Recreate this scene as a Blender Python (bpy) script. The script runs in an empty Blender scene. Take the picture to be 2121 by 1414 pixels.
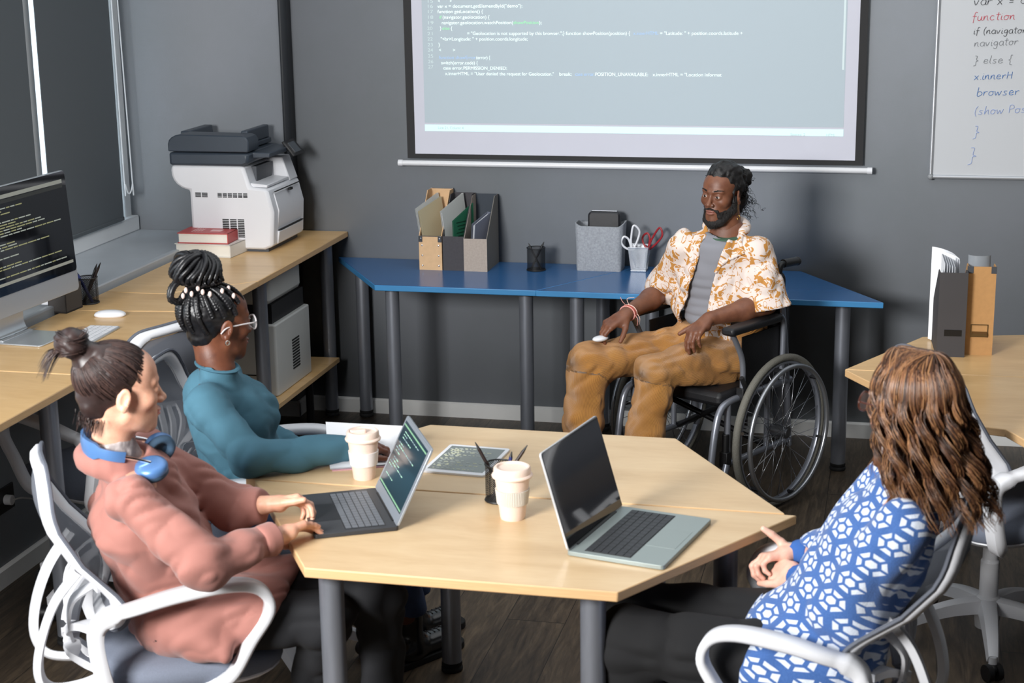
import bpy, bmesh, math, random
import numpy as np
from mathutils import Vector, Matrix, Euler, Quaternion
from math import sin, cos, pi, radians as R
random.seed(7)
C = bpy.context.scene
COL = C.collection
# ---------------- camera, world, light, exposure ----------------
def look_cam():
    pitch, yaw, roll, D, h = .2439, -.2284, -.0147, 7.1154, 2.1883
    fw = Vector((sin(yaw)*cos(pitch), cos(yaw)*cos(pitch), -sin(pitch)))
    r = Vector((cos(yaw), -sin(yaw), 0)); u = r.cross(fw)
    r2 = cos(roll)*r + sin(roll)*u; u2 = -sin(roll)*r + cos(roll)*u
    m = Matrix.Identity(4)
    for i in range(3): m[i][0], m[i][1], m[i][2] = r2[i], u2[i], -fw[i]
    m[0][3], m[1][3], m[2][3] = 0, -D, h
    cd = bpy.data.cameras.new('camera'); cd.sensor_width = 36; cd.lens = 3417.2*36/2121
    cd.clip_start = .05
    cd.dof.use_dof = True; cd.dof.focus_distance = 6.3; cd.dof.aperture_fstop = 6.3
    o = bpy.data.objects.new('camera', cd); COL.objects.link(o); o.matrix_world = m; C.camera = o
look_cam()
w = bpy.data.worlds.new('sky'); C.world = w; w.use_nodes = True
w.node_tree.nodes['Background'].inputs[0].default_value = (.85, .93, 1, 1)
w.node_tree.nodes['Background'].inputs[1].default_value = 3.0
def area(name, loc, to, sx, sy, power, col=(1, 1, 1), spread=180):
    l = bpy.data.lights.new(name, 'AREA'); l.shape = 'RECTANGLE'; l.size = sx; l.size_y = sy
    l.energy = power; l.color = col; l.spread = R(spread)
    o = bpy.data.objects.new(name, l); COL.objects.link(o); o.location = loc
    o.rotation_euler = (Vector(to)-Vector(loc)).to_track_quat('-Z', 'Y').to_euler(); return o
area('soft_lamp', (-2.5, -6.7, 2.35), (-.5, -1.1, 1.0), 1.2, 1.0, 170, (1, .99, .975), 105)
area('overhead_fill', (-.6, -2.2, 3.15), (-.6, -2.2, 0), 4.0, 4.0, 92, (.95, .98, 1))  # added overhead fill for ambient light, no ceiling fixture behind it
area('cool_side_fill', (-3.3, -6.2, 1.9), (-.5, -3.6, .9), 1.6, 1.5, 40, (.84, .92, 1))  # added cool fill from the left, the wall has no window here
C.view_settings.view_transform = 'Standard'; C.view_settings.look = 'None'
C.view_settings.exposure = -0.48; C.view_settings.gamma = 1
C.view_settings.use_curve_mapping = False
# ---------------- materials ----------------
def srgb(r, g=None, b=None):
    if g is None: r, g, b = r
    f = lambda c: (c/255/12.92) if c/255 <= .04045 else ((c/255+.055)/1.055)**2.4
    return (f(r), f(g), f(b), 1)
MATS = {}
class X:
    """tiny expression compiler for shader sockets"""
    def __init__(s, nt, k): s.nt, s.k = nt, k
    def op(s, o, *a, clamp=False):
        n = s.nt.nodes.new('ShaderNodeMath'); n.operation = o; n.use_clamp = clamp
        for i, v in enumerate((s,)+a):
            if isinstance(v, X): s.nt.links.new(v.k, n.inputs[i])
            else: n.inputs[i].default_value = v
        return X(s.nt, n.outputs[0])
    def __add__(s, o): return s.op('ADD', o)
    def __sub__(s, o): return s.op('SUBTRACT', o)
    def __mul__(s, o): return s.op('MULTIPLY', o)
    def __truediv__(s, o): return s.op('DIVIDE', o)
    def abs(s): return s.op('ABSOLUTE')
    def fract(s): return s.op('FRACT')
    def floor(s): return s.op('FLOOR')
    def max(s, o): return s.op('MAXIMUM', o)
    def min(s, o): return s.op('MINIMUM', o)
    def lt(s, o): return s.op('LESS_THAN', o)
    def gt(s, o): return s.op('GREATER_THAN', o)
    def sin(s): return s.op('SINE')
def coords(nt, kind='Object', scale=(1, 1, 1)):
    tc = nt.nodes.new('ShaderNodeTexCoord'); mp = nt.nodes.new('ShaderNodeMapping')
    mp.inputs['Scale'].default_value = scale
    nt.links.new(tc.outputs[kind], mp.inputs[0]); return mp.outputs[0]
def xyz(nt, sock):
    n = nt.nodes.new('ShaderNodeSeparateXYZ'); nt.links.new(sock, n.inputs[0])
    return [X(nt, n.outputs[i]) for i in range(3)]
def noise(nt, vec, scale, detail=3, rough=.5, dist=0):
    n = nt.nodes.new('ShaderNodeTexNoise'); n.inputs['Scale'].default_value = scale
    n.inputs['Detail'].default_value = detail; n.inputs['Roughness'].default_value = rough
    n.inputs['Distortion'].default_value = dist
    if vec is not None: nt.links.new(vec, n.inputs['Vector'])
    return X(nt, n.outputs['Fac'])
def mix(nt, fac, a, b):
    n = nt.nodes.new('ShaderNodeMix'); n.data_type = 'RGBA'
    for i, v in ((0, fac), (6, a), (7, b)):
        if isinstance(v, X): nt.links.new(v.k, n.inputs[i])
        else: n.inputs[i].default_value = v
    return X(nt, n.outputs[2])
def ramp(nt, fac, stops):
    n = nt.nodes.new('ShaderNodeValToRGB'); nt.links.new(fac.k, n.inputs[0])
    e = n.color_ramp.elements
    while len(e) < len(stops): e.new(.5)
    for q, (p, c) in zip(e, stops): q.position = p; q.color = c
    return X(nt, n.outputs[0])
def bump(nt, h, dist, strength=1.0):
    n = nt.nodes.new('ShaderNodeBump'); n.inputs['Distance'].default_value = dist
    n.inputs['Strength'].default_value = strength
    nt.links.new(h.k, n.inputs['Height']); return n.outputs[0]
def M(name, col=(200, 200, 200), rough=.5, metal=0, var=0, vscale=8, vs=(1, 1, 1), bmp=0, bscale=200, fn=None, **kw):
    if name in MATS: return MATS[name]
    m = bpy.data.materials.new(name); m.use_nodes = True; nt = m.node_tree
    b = nt.nodes['Principled BSDF']; c = srgb(*col)
    b.inputs['Base Color'].default_value = c
    b.inputs['Roughness'].default_value = rough; b.inputs['Metallic'].default_value = metal
    for k, v in kw.items(): b.inputs[k.replace('_', ' ')].default_value = v
    if var:
        v = coords(nt, 'Object', vs); f = noise(nt, v, vscale, 4)
        d = tuple(min(1, x*(1-var)) for x in c[:3])+(1,); e = tuple(min(1, x*(1+var)) for x in c[:3])+(1,)
        nt.links.new(ramp(nt, f, [(.3, d), (.7, e)]).k, b.inputs['Base Color'])
    if bmp:
        v = coords(nt); nt.links.new(bump(nt, noise(nt, v, bscale, 2), bmp), b.inputs['Normal'])
    if fn: fn(nt, b)
    m.diffuse_color = c
    MATS[name] = m; return m
# ---------------- mesh building ----------------
def rotm(rx=0, ry=0, rz=0): return Euler((rx, ry, rz)).to_matrix()
class MB:
    def __init__(s): s.v = []; s.f = []; s.m = []; s.uv = None
    def add(s, vs, fs, mi=0):
        o = len(s.v); s.v += [tuple(x) for x in vs]; s.f += [tuple(i+o for i in f) for f in fs]; s.m += [mi]*len(fs); return s
    def box(s, c, d, rot=None, mi=0):
        h = [x/2 for x in d]; vs = []
        for z in (-1, 1):
            for y in (-1, 1):
                for x in (-1, 1):
                    p = Vector((x*h[0], y*h[1], z*h[2]))
                    if rot is not None: p = rot @ p
                    vs.append(p+Vector(c))
        return s.add(vs, [(0, 2, 3, 1), (4, 5, 7, 6), (0, 1, 5, 4), (2, 6, 7, 3), (0, 4, 6, 2), (1, 3, 7, 5)], mi)
    def prism(s, pts, z0, z1, axis='z', mi=0):
        n = len(pts)
        def P(a, b, z):
            return {'z': (a, b, z), 'y': (a, z, b), 'x': (z, a, b)}[axis]
        vs = [P(a, b, z0) for a, b in pts]+[P(a, b, z1) for a, b in pts]
        ar = sum(pts[i][0]*pts[(i+1) % n][1]-pts[(i+1) % n][0]*pts[i][1] for i in range(n))
        flip = (ar < 0) ^ (axis == 'y') ^ (z1 < z0)
        fs = [tuple(range(n))[::-1], tuple(range(n, 2*n))]+[(i, (i+1) % n, (i+1) % n+n, i+n) for i in range(n)]
        if flip: fs = [f[::-1] for f in fs]
        return s.add(vs, fs, mi)
    def lathe(s, prof, seg=24, c=(0, 0, 0), rot=None, mi=0, a0=0, a1=2*pi):
        full = abs(a1-a0-2*pi) < 1e-6; n = len(prof); vs = []; fs = []
        k = seg if full else seg+1
        for i in range(k):
            a = a0+(a1-a0)*i/seg
            for r, z in prof:
                p = Vector((r*cos(a), r*sin(a), z))
                if rot is not None: p = rot @ p
                vs.append(p+Vector(c))
        for i in range(seg):
            j = (i+1) % k
            for q in range(n-1): fs.append((i*n+q, j*n+q, j*n+q+1, i*n+q+1))
        return s.add(vs, fs, mi)
    def cyl(s, a, b, r, r2=None, seg=20, mi=0, cap=True):
        a, b = Vector(a), Vector(b); r2 = r if r2 is None else r2; L = (b-a).length
        q = (b-a).to_track_quat('Z', 'Y').to_matrix()
        pr = [(r, 0), (r2, L)]
        if cap: pr = [(0, 0)]+pr+[(0, L)]
        return s.lathe(pr, seg, a, q, mi)
    def ball(s, c, r, seg=16, mi=0, sc=(1, 1, 1), rot=None):
        pr = [(sin(pi*i/(seg//2)), -cos(pi*i/(seg//2))) for i in range(seg//2+1)]
        vs = []; n = len(pr); fs = []
        for i in range(seg):
            a = 2*pi*i/seg
            for q, z in pr:
                p = Vector((q*cos(a)*r*sc[0], q*sin(a)*r*sc[1], z*r*sc[2]))
                if rot is not None: p = rot @ p
                vs.append(p+Vector(c))
        for i in range(seg):
            j = (i+1) % seg
            for q in range(n-1): fs.append((i*n+q, j*n+q, j*n+q+1, i*n+q+1))
        return s.add(vs, fs, mi)
    def tube(s, pts, r, seg=10, closed=False, mi=0, sec=None, up=None, cap=True):
        """sweep a circle (or section sec of (a,b) pairs) along pts; r number or list"""
        P = [Vector(p) for p in pts]; n = len(P)
        rs = list(r) if hasattr(r, '__len__') else [r]*n
        if sec is None: sec = [(cos(2*pi*i/seg), sin(2*pi*i/seg)) for i in range(seg)]
        k = len(sec); vs = []; fs = []; prev = None
        for i in range(n):
            if closed: t = P[(i+1) % n]-P[i-1]
            else: t = P[min(i+1, n-1)]-P[max(i-1, 0)]
            t = t.normalized() if t.length > 1e-9 else Vector((0, 0, 1))
            if up is not None: nrm = Vector(up)-t*t.dot(Vector(up))
            elif prev is None:
                g = Vector((0, 0, 1)) if abs(t.z) < .9 else Vector((1, 0, 0)); nrm = g-t*t.dot(g)
            else: nrm = prev-t*t.dot(prev)
            nrm = nrm.normalized() if nrm.length > 1e-6 else (prev or Vector((1, 0, 0))); prev = nrm; bn = t.cross(nrm)
            for a, b in sec: vs.append(P[i]+(bn*a+nrm*b)*rs[i])
        m = n if closed else n-1
        for i in range(m):
            j = (i+1) % n
            for q in range(k): fs.append((i*k+q, i*k+(q+1) % k, j*k+(q+1) % k, j*k+q))
        if cap and not closed: fs += [tuple(range(k))[::-1], tuple((n-1)*k+q for q in range(k))]
        return s.add(vs, fs, mi)
def cr(pts, n=8, closed=False):
    """Catmull-Rom through points"""
    P = [Vector(p) for p in pts]; out = []; m = len(P)
    for i in range(m if closed else m-1):
        if closed: a, b, c, d = P[i-1], P[i], P[(i+1) % m], P[(i+2) % m]
        else: a, b, c, d = P[max(i-1, 0)], P[i], P[i+1], P[min(i+2, m-1)]
        for k in range(n):
            t = k/n; out.append(.5*((2*b)+(c-a)*t+(2*a-5*b+4*c-d)*t*t+(3*b-a-3*c+d)*t**3))
    if not closed: out.append(P[-1])
    return out
def rrect(w, h, r, n=5, cx=0, cy=0):
    o = []
    for sx, sy, a in ((1, 1, 0), (-1, 1, pi/2), (-1, -1, pi), (1, -1, 1.5*pi)):
        for i in range(n+1):
            t = a+pi/2*i/n; o.append((cx+sx*(w/2-r)+r*cos(t), cy+sy*(h/2-r)+r*sin(t)))
    return o
def finish(o, ang=35, bevel=0, seg=2):
    me = o.data
    me.polygons.foreach_set('use_smooth', [True]*len(me.polygons))
    if ang: me.set_sharp_from_angle(angle=R(ang))
    if bevel:
        b = o.modifiers.new('bevel', 'BEVEL'); b.width = bevel; b.segments = seg; b.limit_method = 'ANGLE'; b.angle_limit = R(40); b.harden_normals = False
def obj(name, mb, mat, parent=None, bevel=0, ang=35, loc=(0, 0, 0), rot=(0, 0, 0), **props):
    me = bpy.data.meshes.new(name); me.from_pydata([tuple(v) for v in mb.v], [], mb.f)
    ms = mat if isinstance(mat, (list, tuple)) else [mat]
    for m in ms: me.materials.append(m)
    if len(ms) > 1: me.polygons.foreach_set('material_index', mb.m)
    if mb.uv is not None:
        l = me.uv_layers.new(name='UVMap'); idx = np.empty(len(me.loops), int); me.loops.foreach_get('vertex_index', idx)
        l.data.foreach_set('uv', np.asarray(mb.uv, float)[idx].ravel())
    me.update()
    o = bpy.data.objects.new(name, me); COL.objects.link(o); o.location = loc; o.rotation_euler = rot
    if parent: o.parent = parent
    finish(o, ang, bevel)
    for k, v in props.items(): o[k] = v
    return o
def thing(name, label, cat, loc=(0, 0, 0), rz=0, group=None, rot=None):
    o = bpy.data.objects.new(name, None); COL.objects.link(o); o.empty_display_size = .05
    o.location = loc; o.rotation_euler = rot or (0, 0, rz); o['label'] = label; o['category'] = cat
    if group: o['group'] = group
    return o
def tag(o, label, cat, group=None):
    o['label'] = label; o['category'] = cat
    if group: o['group'] = group
    return o
def struct(name, mb, mat, parent=None, **k):
    o = obj(name, mb, mat, parent, **k)
    if not parent: o['kind'] = 'structure'
    return o
def dup(root, loc=None, rz=None, label=None, parent=None):
    c = root.copy(); COL.objects.link(c)
    if parent: c.parent = parent
    if loc is not None: c.location = loc
    if rz is not None: c.rotation_euler = (0, 0, rz)
    if label: c['label'] = label
    for ch in root.children: dup(ch, parent=c)
    return c
def text(body, size, mat, name, parent, loc, rot, ext=.0004, font=None, shear=0, space=1.0, align='LEFT', **props):
    cu = bpy.data.curves.new(name, 'FONT'); cu.body = body; cu.size = size; cu.extrude = ext; cu.shear = shear
    cu.space_character = space; cu.align_x = align
    t = bpy.data.objects.new(name+'_tmp', cu); COL.objects.link(t); bpy.context.view_layer.update()
    me = bpy.data.meshes.new_from_object(t.evaluated_get(bpy.context.evaluated_depsgraph_get()))
    bpy.data.objects.remove(t); bpy.data.curves.remove(cu)
    me.materials.clear(); me.materials.append(mat)
    o = bpy.data.objects.new(name, me); COL.objects.link(o); o.location = loc; o.rotation_euler = rot
    if parent: o.parent = parent
    for k, v in props.items(): o[k] = v
    return o
# ---------------- common materials ----------------
def f_wall(nt, b):
    v = coords(nt); n = noise(nt, v, 1.3, 5, .6); c = srgb(116, 118, 122)
    nt.links.new(ramp(nt, n, [(.3, srgb(123, 128, 132)), (.7, srgb(132, 136, 143))]).k, b.inputs['Base Color'])
    nt.links.new(bump(nt, noise(nt, v, 160, 3), .00025), b.inputs['Normal'])
m_wall = M('grey_wall_paint', (116, 118, 122), .75, fn=f_wall)
m_ceil = M('ceiling_paint', (190, 192, 195), .9, var=.02)
m_base = M('white_baseboard', (208, 208, 206), .45, var=.03)
m_sill = M('sill_paint', (172, 178, 184), .4, var=.03)
m_winframe = M('window_frame_white', (225, 228, 230), .35, var=.02)
def f_floor(nt, b):
    x, y, z = xyz(nt, coords(nt))
    W, L = .195, 1.25
    row = (x/W).floor(); fx = (x/W).fract()
    off = (row*.37).fract()*L
    yy = (y+off)/L; pid = yy.floor(); fy = yy.fract()
    wn = nt.nodes.new('ShaderNodeTexWhiteNoise'); wn.noise_dimensions = '2D'
    cb = nt.nodes.new('ShaderNodeCombineXYZ'); nt.links.new(row.k, cb.inputs[0]); nt.links.new(pid.k, cb.inputs[1])
    nt.links.new(cb.outputs[0], wn.inputs['Vector']); rnd = X(nt, wn.outputs['Value'])
    cv = nt.nodes.new('ShaderNodeCombineXYZ')
    nt.links.new((x*9+rnd*20).k, cv.inputs[0]); nt.links.new((y*1.1+rnd*7).k, cv.inputs[1])
    g = noise(nt, cv.outputs[0], 3.2, 8, .62, 1.2)
    g2 = noise(nt, cv.outputs[0], 14, 4, .6, .4)
    f = g*.75+g2*.25+(rnd-.5)*.10
    col = ramp(nt, f, [(.33, srgb(60, 49, 38)), (.5, srgb(92, 78, 62)), (.68, srgb(126, 108, 86))])
    gap = (fx.lt(.012)).max(fy.lt(.0025))
    nt.links.new(mix(nt, gap, col, srgb(28, 23, 19)).k, b.inputs['Base Color'])
    nt.links.new(bump(nt, f-gap*.6, .0015), b.inputs['Normal'])
m_floor = M('floor_planks', (96, 84, 72), .5, fn=f_floor)
def f_birch(c0, c1, c2):
    def fn(nt, b):
        x, y, z = xyz(nt, coords(nt)); cv = nt.nodes.new('ShaderNodeCombineXYZ')
        nt.links.new((x*1.0).k, cv.inputs[0]); nt.links.new((y*4.5).k, cv.inputs[1]); nt.links.new((z*30).k, cv.inputs[2])
        g = noise(nt, cv.outputs[0], 2.2, 7, .58, .8); g2 = noise(nt, cv.outputs[0], 22, 3, .5)
        nt.links.new(ramp(nt, g*.8+g2*.2, [(.3, srgb(*c0)), (.5, srgb(*c1)), (.7, srgb(*c2))]).k, b.inputs['Base Color'])
    return fn
m_birch = M('birch_laminate', (214, 184, 138), .33, fn=f_birch((196, 165, 124), (207, 178, 138), (215, 189, 150)))
m_birch_edge = M('birch_edge', (204, 166, 120), .5, var=.12, vscale=60, vs=(.3, .3, 20))
m_bluetop = M('blue_laminate', (47, 92, 140), .22, var=.04, vscale=2)
m_blueedge = M('blue_edge', (62, 128, 178), .3, var=.03)
m_leg = M('satin_grey_metal', (140, 144, 153), .38, .65, var=.08, vscale=40, vs=(1, 1, .2))
m_black = M('black_plastic', (22, 22, 24), .45, var=.05)
m_rubber = M('black_rubber', (16, 16, 17), .8)
m_white = M('white_plastic', (222, 223, 227), .38, var=.015)
m_chrome = M('chrome', (215, 217, 222), .15, 1)
m_paper = M('paper', (232, 234, 238), .8)
# ---------------- room ----------------
PY = -.12            # face of the pier left of the return
struct('floor', MB().box((0, -4.3, -.05), (7.4, 9.0, .1)), m_floor, ang=0)
struct('ceiling', MB().box((0, -4.3, 3.25), (7.4, 9.0, .1)), m_ceil, ang=0)
mb = MB().box((.51, .1, 1.6), (6.34, .2, 3.2)); mb.box((-3.2, PY+.06+.1, 1.6), (1.08, .32-.12+.04, 3.2))
struct('wall_back', MB().box((.49, .1, 1.6), (6.3, .2, 3.2)), m_wall, ang=0)
struct('trim_1', MB().box((-3.163, .04, 1.6), (.998, .32, 3.2)), m_wall, ang=0)
struct('wall_front', MB().box((0, -8.7, 1.6), (7.4, .2, 3.2)), m_wall, ang=0)
struct('wall_right', MB().box((3.4, -4.3, 1.6), (.2, 9.0, 3.2)), m_wall, ang=0)
# left wall: parapet below the deep sill, piers between the windows, lintel
mb = MB().box((-3.055, -4.35, .42), (.2, 8.5, .84))
mb.box((-3.3, -4.35, .42), (.4, 8.5, .84))
mb.box((-3.22, -4.35, 3.0), (.53, 8.5, .4))
struct('wall_left', mb, m_wall, ang=0)
struct('trim_2', MB().box((-3.22, -4.35, .852), (.53, 8.46, .028)).box((-2.968, -4.35, .862), (.03, 8.46, .048)), m_sill, bevel=.006)
# windows: frames, mullions and panes
def window(y0, y1, name):
    w = thing(name, '', ''); del w['label']; del w['category']; w['kind'] = 'structure'
    m = MB(); x = -3.455
    for yy in (y0+.03, y1-.03): m.box((x, yy, 1.84), (.06, .06, 1.94))
    for zz in (.895, 2.78): m.box((x, (y0+y1)/2, zz), (.06, y1-y0, .06))
    m.box((x+.045, (y0+y1)/2, .90), (.04, y1-y0, .07))
    obj('window_frame', m, m_winframe, w, bevel=.006)
    obj('glass_pane', MB().box((x, (y0+y1)/2, 1.84), (.008, y1-y0-.1, 1.86)),
        M('window_glass', (235, 245, 250), .02, Transmission_Weight=1.0, IOR=1.45), w)
window(-.98, -.13, 'window_1'); window(-2.7, -1.0, 'window_2'); window(-4.6, -2.72, 'window_3')
struct('wall_left_outer', MB().box((-3.5, -6.6, 1.85), (.1, 3.98, 1.98)), m_wall, ang=0)
struct('pier_return_strip', MB().box((-2.657, -.06, 1.67), (.014, .126, 3.06)), M('near_black_strip', (38, 41, 45), .6), ang=0)  # near-black strip laid over the return face of the pier
# baseboards
mb = MB().prism([(-.015, 0), (0, 0), (0, .07), (-.006, .07), (-.015, .062)], -2.66, 3.3, 'x')
struct('baseboard_back', mb, m_base, ang=20)
mb = MB().prism([(PY-.015, 0), (PY, 0), (PY, .07), (PY-.006, .07), (PY-.015, .062)], -2.955, -2.645, 'x')
mb.prism([(-2.66, 0), (-2.645, 0), (-2.645, .062), (-2.652, .07), (-2.66, .07)], PY-.012, 0, 'y')
struct('baseboard_pier', mb, m_base, ang=20)
mb = MB().prism([(-2.955, 0), (-2.94, 0), (-2.94, .062), (-2.947, .07), (-2.955, .07)], -8.6, PY, 'y')
struct('baseboard_left', mb, m_base, ang=20)
# roller blinds with their chain
def f_blind(nt, b):
    x, y, z = xyz(nt, coords(nt)); g = ((y*900).sin()*(z*900).sin())*.5+.5
    nt.links.new(mix(nt, g, srgb(82, 88, 93), srgb(96, 102, 106)).k, b.inputs['Base Color'])
m_blind = M('blind_fabric', (96, 102, 106), .8, fn=f_blind)
def blind(y0, y1, zb, label, chain):
    t = thing('roller_blind', label, 'blind', (-3.385, (y0+y1)/2, zb), group='roller blinds on the left windows')
    w = y1-y0
    obj('fabric', MB().box((0, 0, (2.85-zb)/2), (.003, w, 2.85-zb)), m_blind, t)
    obj('bottom_bar', MB().box((0, 0, .008), (.012, w, .018)), M('blind_bar', (86, 92, 96), .5), t, bevel=.003)
    obj('roller', MB().cyl((0, -w/2, 2.86-zb), (0, w/2, 2.86-zb), .022), m_blind, t)
    if chain:
        yy = w/2+.035
        pts = cr([(.005, yy-.012, 2.86-zb), (.006, yy-.012, 1.2-zb), (.012, yy-.016, 1.10-zb), (.02, yy+.0, 1.055-zb), (.03, yy+.018, 1.10-zb), (.03, yy+.016, 1.2-zb), (.01, yy+.012, 2.86-zb)], 8)
        obj('pull_chain', MB().tube(pts, .0032, 6), M('chain_plastic', (205, 210, 215), .4), t)
blind(-.955, -.30, .94, 'dark grey roller blind beside the back wall with a hanging pull chain', True)
blind(-2.68, -1.045, .94, 'dark grey roller blind at left edge behind the computer monitor', False)
# ---------------- trapezoid tables ----------------
S_, L_, D_ = .698, 1.410, .573
def leg(parent, x, y, H, r=.03, lab=None):
    m = MB().cyl((x, y, .028), (x, y, H), r, seg=28)
    o = obj('leg', m, m_leg, parent, ang=50)
    obj('foot', MB().lathe([(0, 0), (r+.001, 0), (r+.003, .004), (r+.003, .012), (r-.001, .016), (r+.002, .02), (r+.001, .03), (0, .03)], 28, (x, y, 0)), m_rubber, o, ang=50)
    return o
def table(label, loc, rz, H, S, L, D, tops, edge, legs, thick=.025, cat='table', group=None):
    """local frame: long side along y=0 from -L/2..L/2, short side at y=-D"""
    t = thing('trapezoid_table', label, cat, loc, rz, group)
    m = MB().prism([(-L/2, 0), (-S/2, -D), (S/2, -D), (L/2, 0)], H-thick, H)
    m.m = [1, 0]+[1]*4
    obj('table_top', m, [tops, edge], t, bevel=.003)
    for x, y in legs: leg(t, x, y, H-thick)
    return t
G = 'trapezoid tables'
e_ = (L_-S_)/2
table('blue trapezoid table against grey wall, the left one holding the magazine files', (-2.4705+L_/2, -.004, 0), 0, .74, S_, L_, D_, m_bluetop, m_blueedge,
      [(-L_/2+.128, -.055), (L_/2-.16, -.07), (-S_/2+.05, -D_+.085), (S_/2-.06, -D_+.085)])
table('blue trapezoid table behind the wheelchair, right of the other blue table', (-2.4705+L_+S_/2, -.573-.006, 0), pi, .74, S_, L_, D_, m_bluetop, m_blueedge,
      [(-L_/2+.16, -.115), (L_/2-.155, -.105), (-S_/2+.07, -D_+.07), (S_/2-.06, -D_+.07)])
# central pair (fitted)
Sc, Lc, Dc = .745, 1.462, .582
ct = (-.958, -3.108); ca = -.0081
table('birch table nearest the wheelchair, rear half of the meeting table with tablet and notebook', (ct[0], ct[1]+.004, 0), pi+ca, .745, Sc, Lc, Dc, m_birch, m_birch_edge,
      [(-Lc/2+.16, -.1), (Lc/2-.16, -.1), (-.33, -.488), (.292, -.475)])
table('birch table in the foreground carrying both laptops, front half of the meeting table', (ct[0]+.03, ct[1]-.004, 0), ca, .745, Sc, Lc, Dc, m_birch, m_birch_edge,
      [(-Lc/2+.2, -.1), (Lc/2-.165, -.115), (-.34, -Dc+.09), (.30, -Dc+.09)])
# ---------------- task chair ----------------
m_seat = M('seat_fabric', (112, 119, 134), .85, var=.06, vscale=300, bmp=.0006, bscale=900)
def f_mesh(nt, b):
    x, y, z = xyz(nt, coords(nt)); g = ((y*2200).sin().abs()*(z*2200).sin().abs())
    nt.links.new(mix(nt, g, srgb(84, 87, 95), srgb(118, 122, 131)).k, b.inputs['Base Color'])
    b.inputs['Alpha'].default_value = .86
m_mesh = M('chair_mesh', (125, 130, 140), .8, fn=f_mesh)
m_pipe = M('chair_piping', (92, 96, 106), .8)
def sstep(t): t = min(1, max(0, t)); return t*t*(3-2*t)
def bsurf(u, v):
    """back surface: u -1..1 across, v 0..1 upwards"""
    z = .545+.43*v
    x = -.215+.035*math.exp(-((v-.22)/.22)**2)-.118*sstep((v-.08)/.72)+.022*max(0, (v-.8)/.2)**1.5+.045*abs(u)**2.2*(1-.3*v)
    wd = .195+.045*max(0, sin(pi*min(1, v*1.15)))**.8-.012*v
    return Vector((x, u*wd, z))
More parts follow.
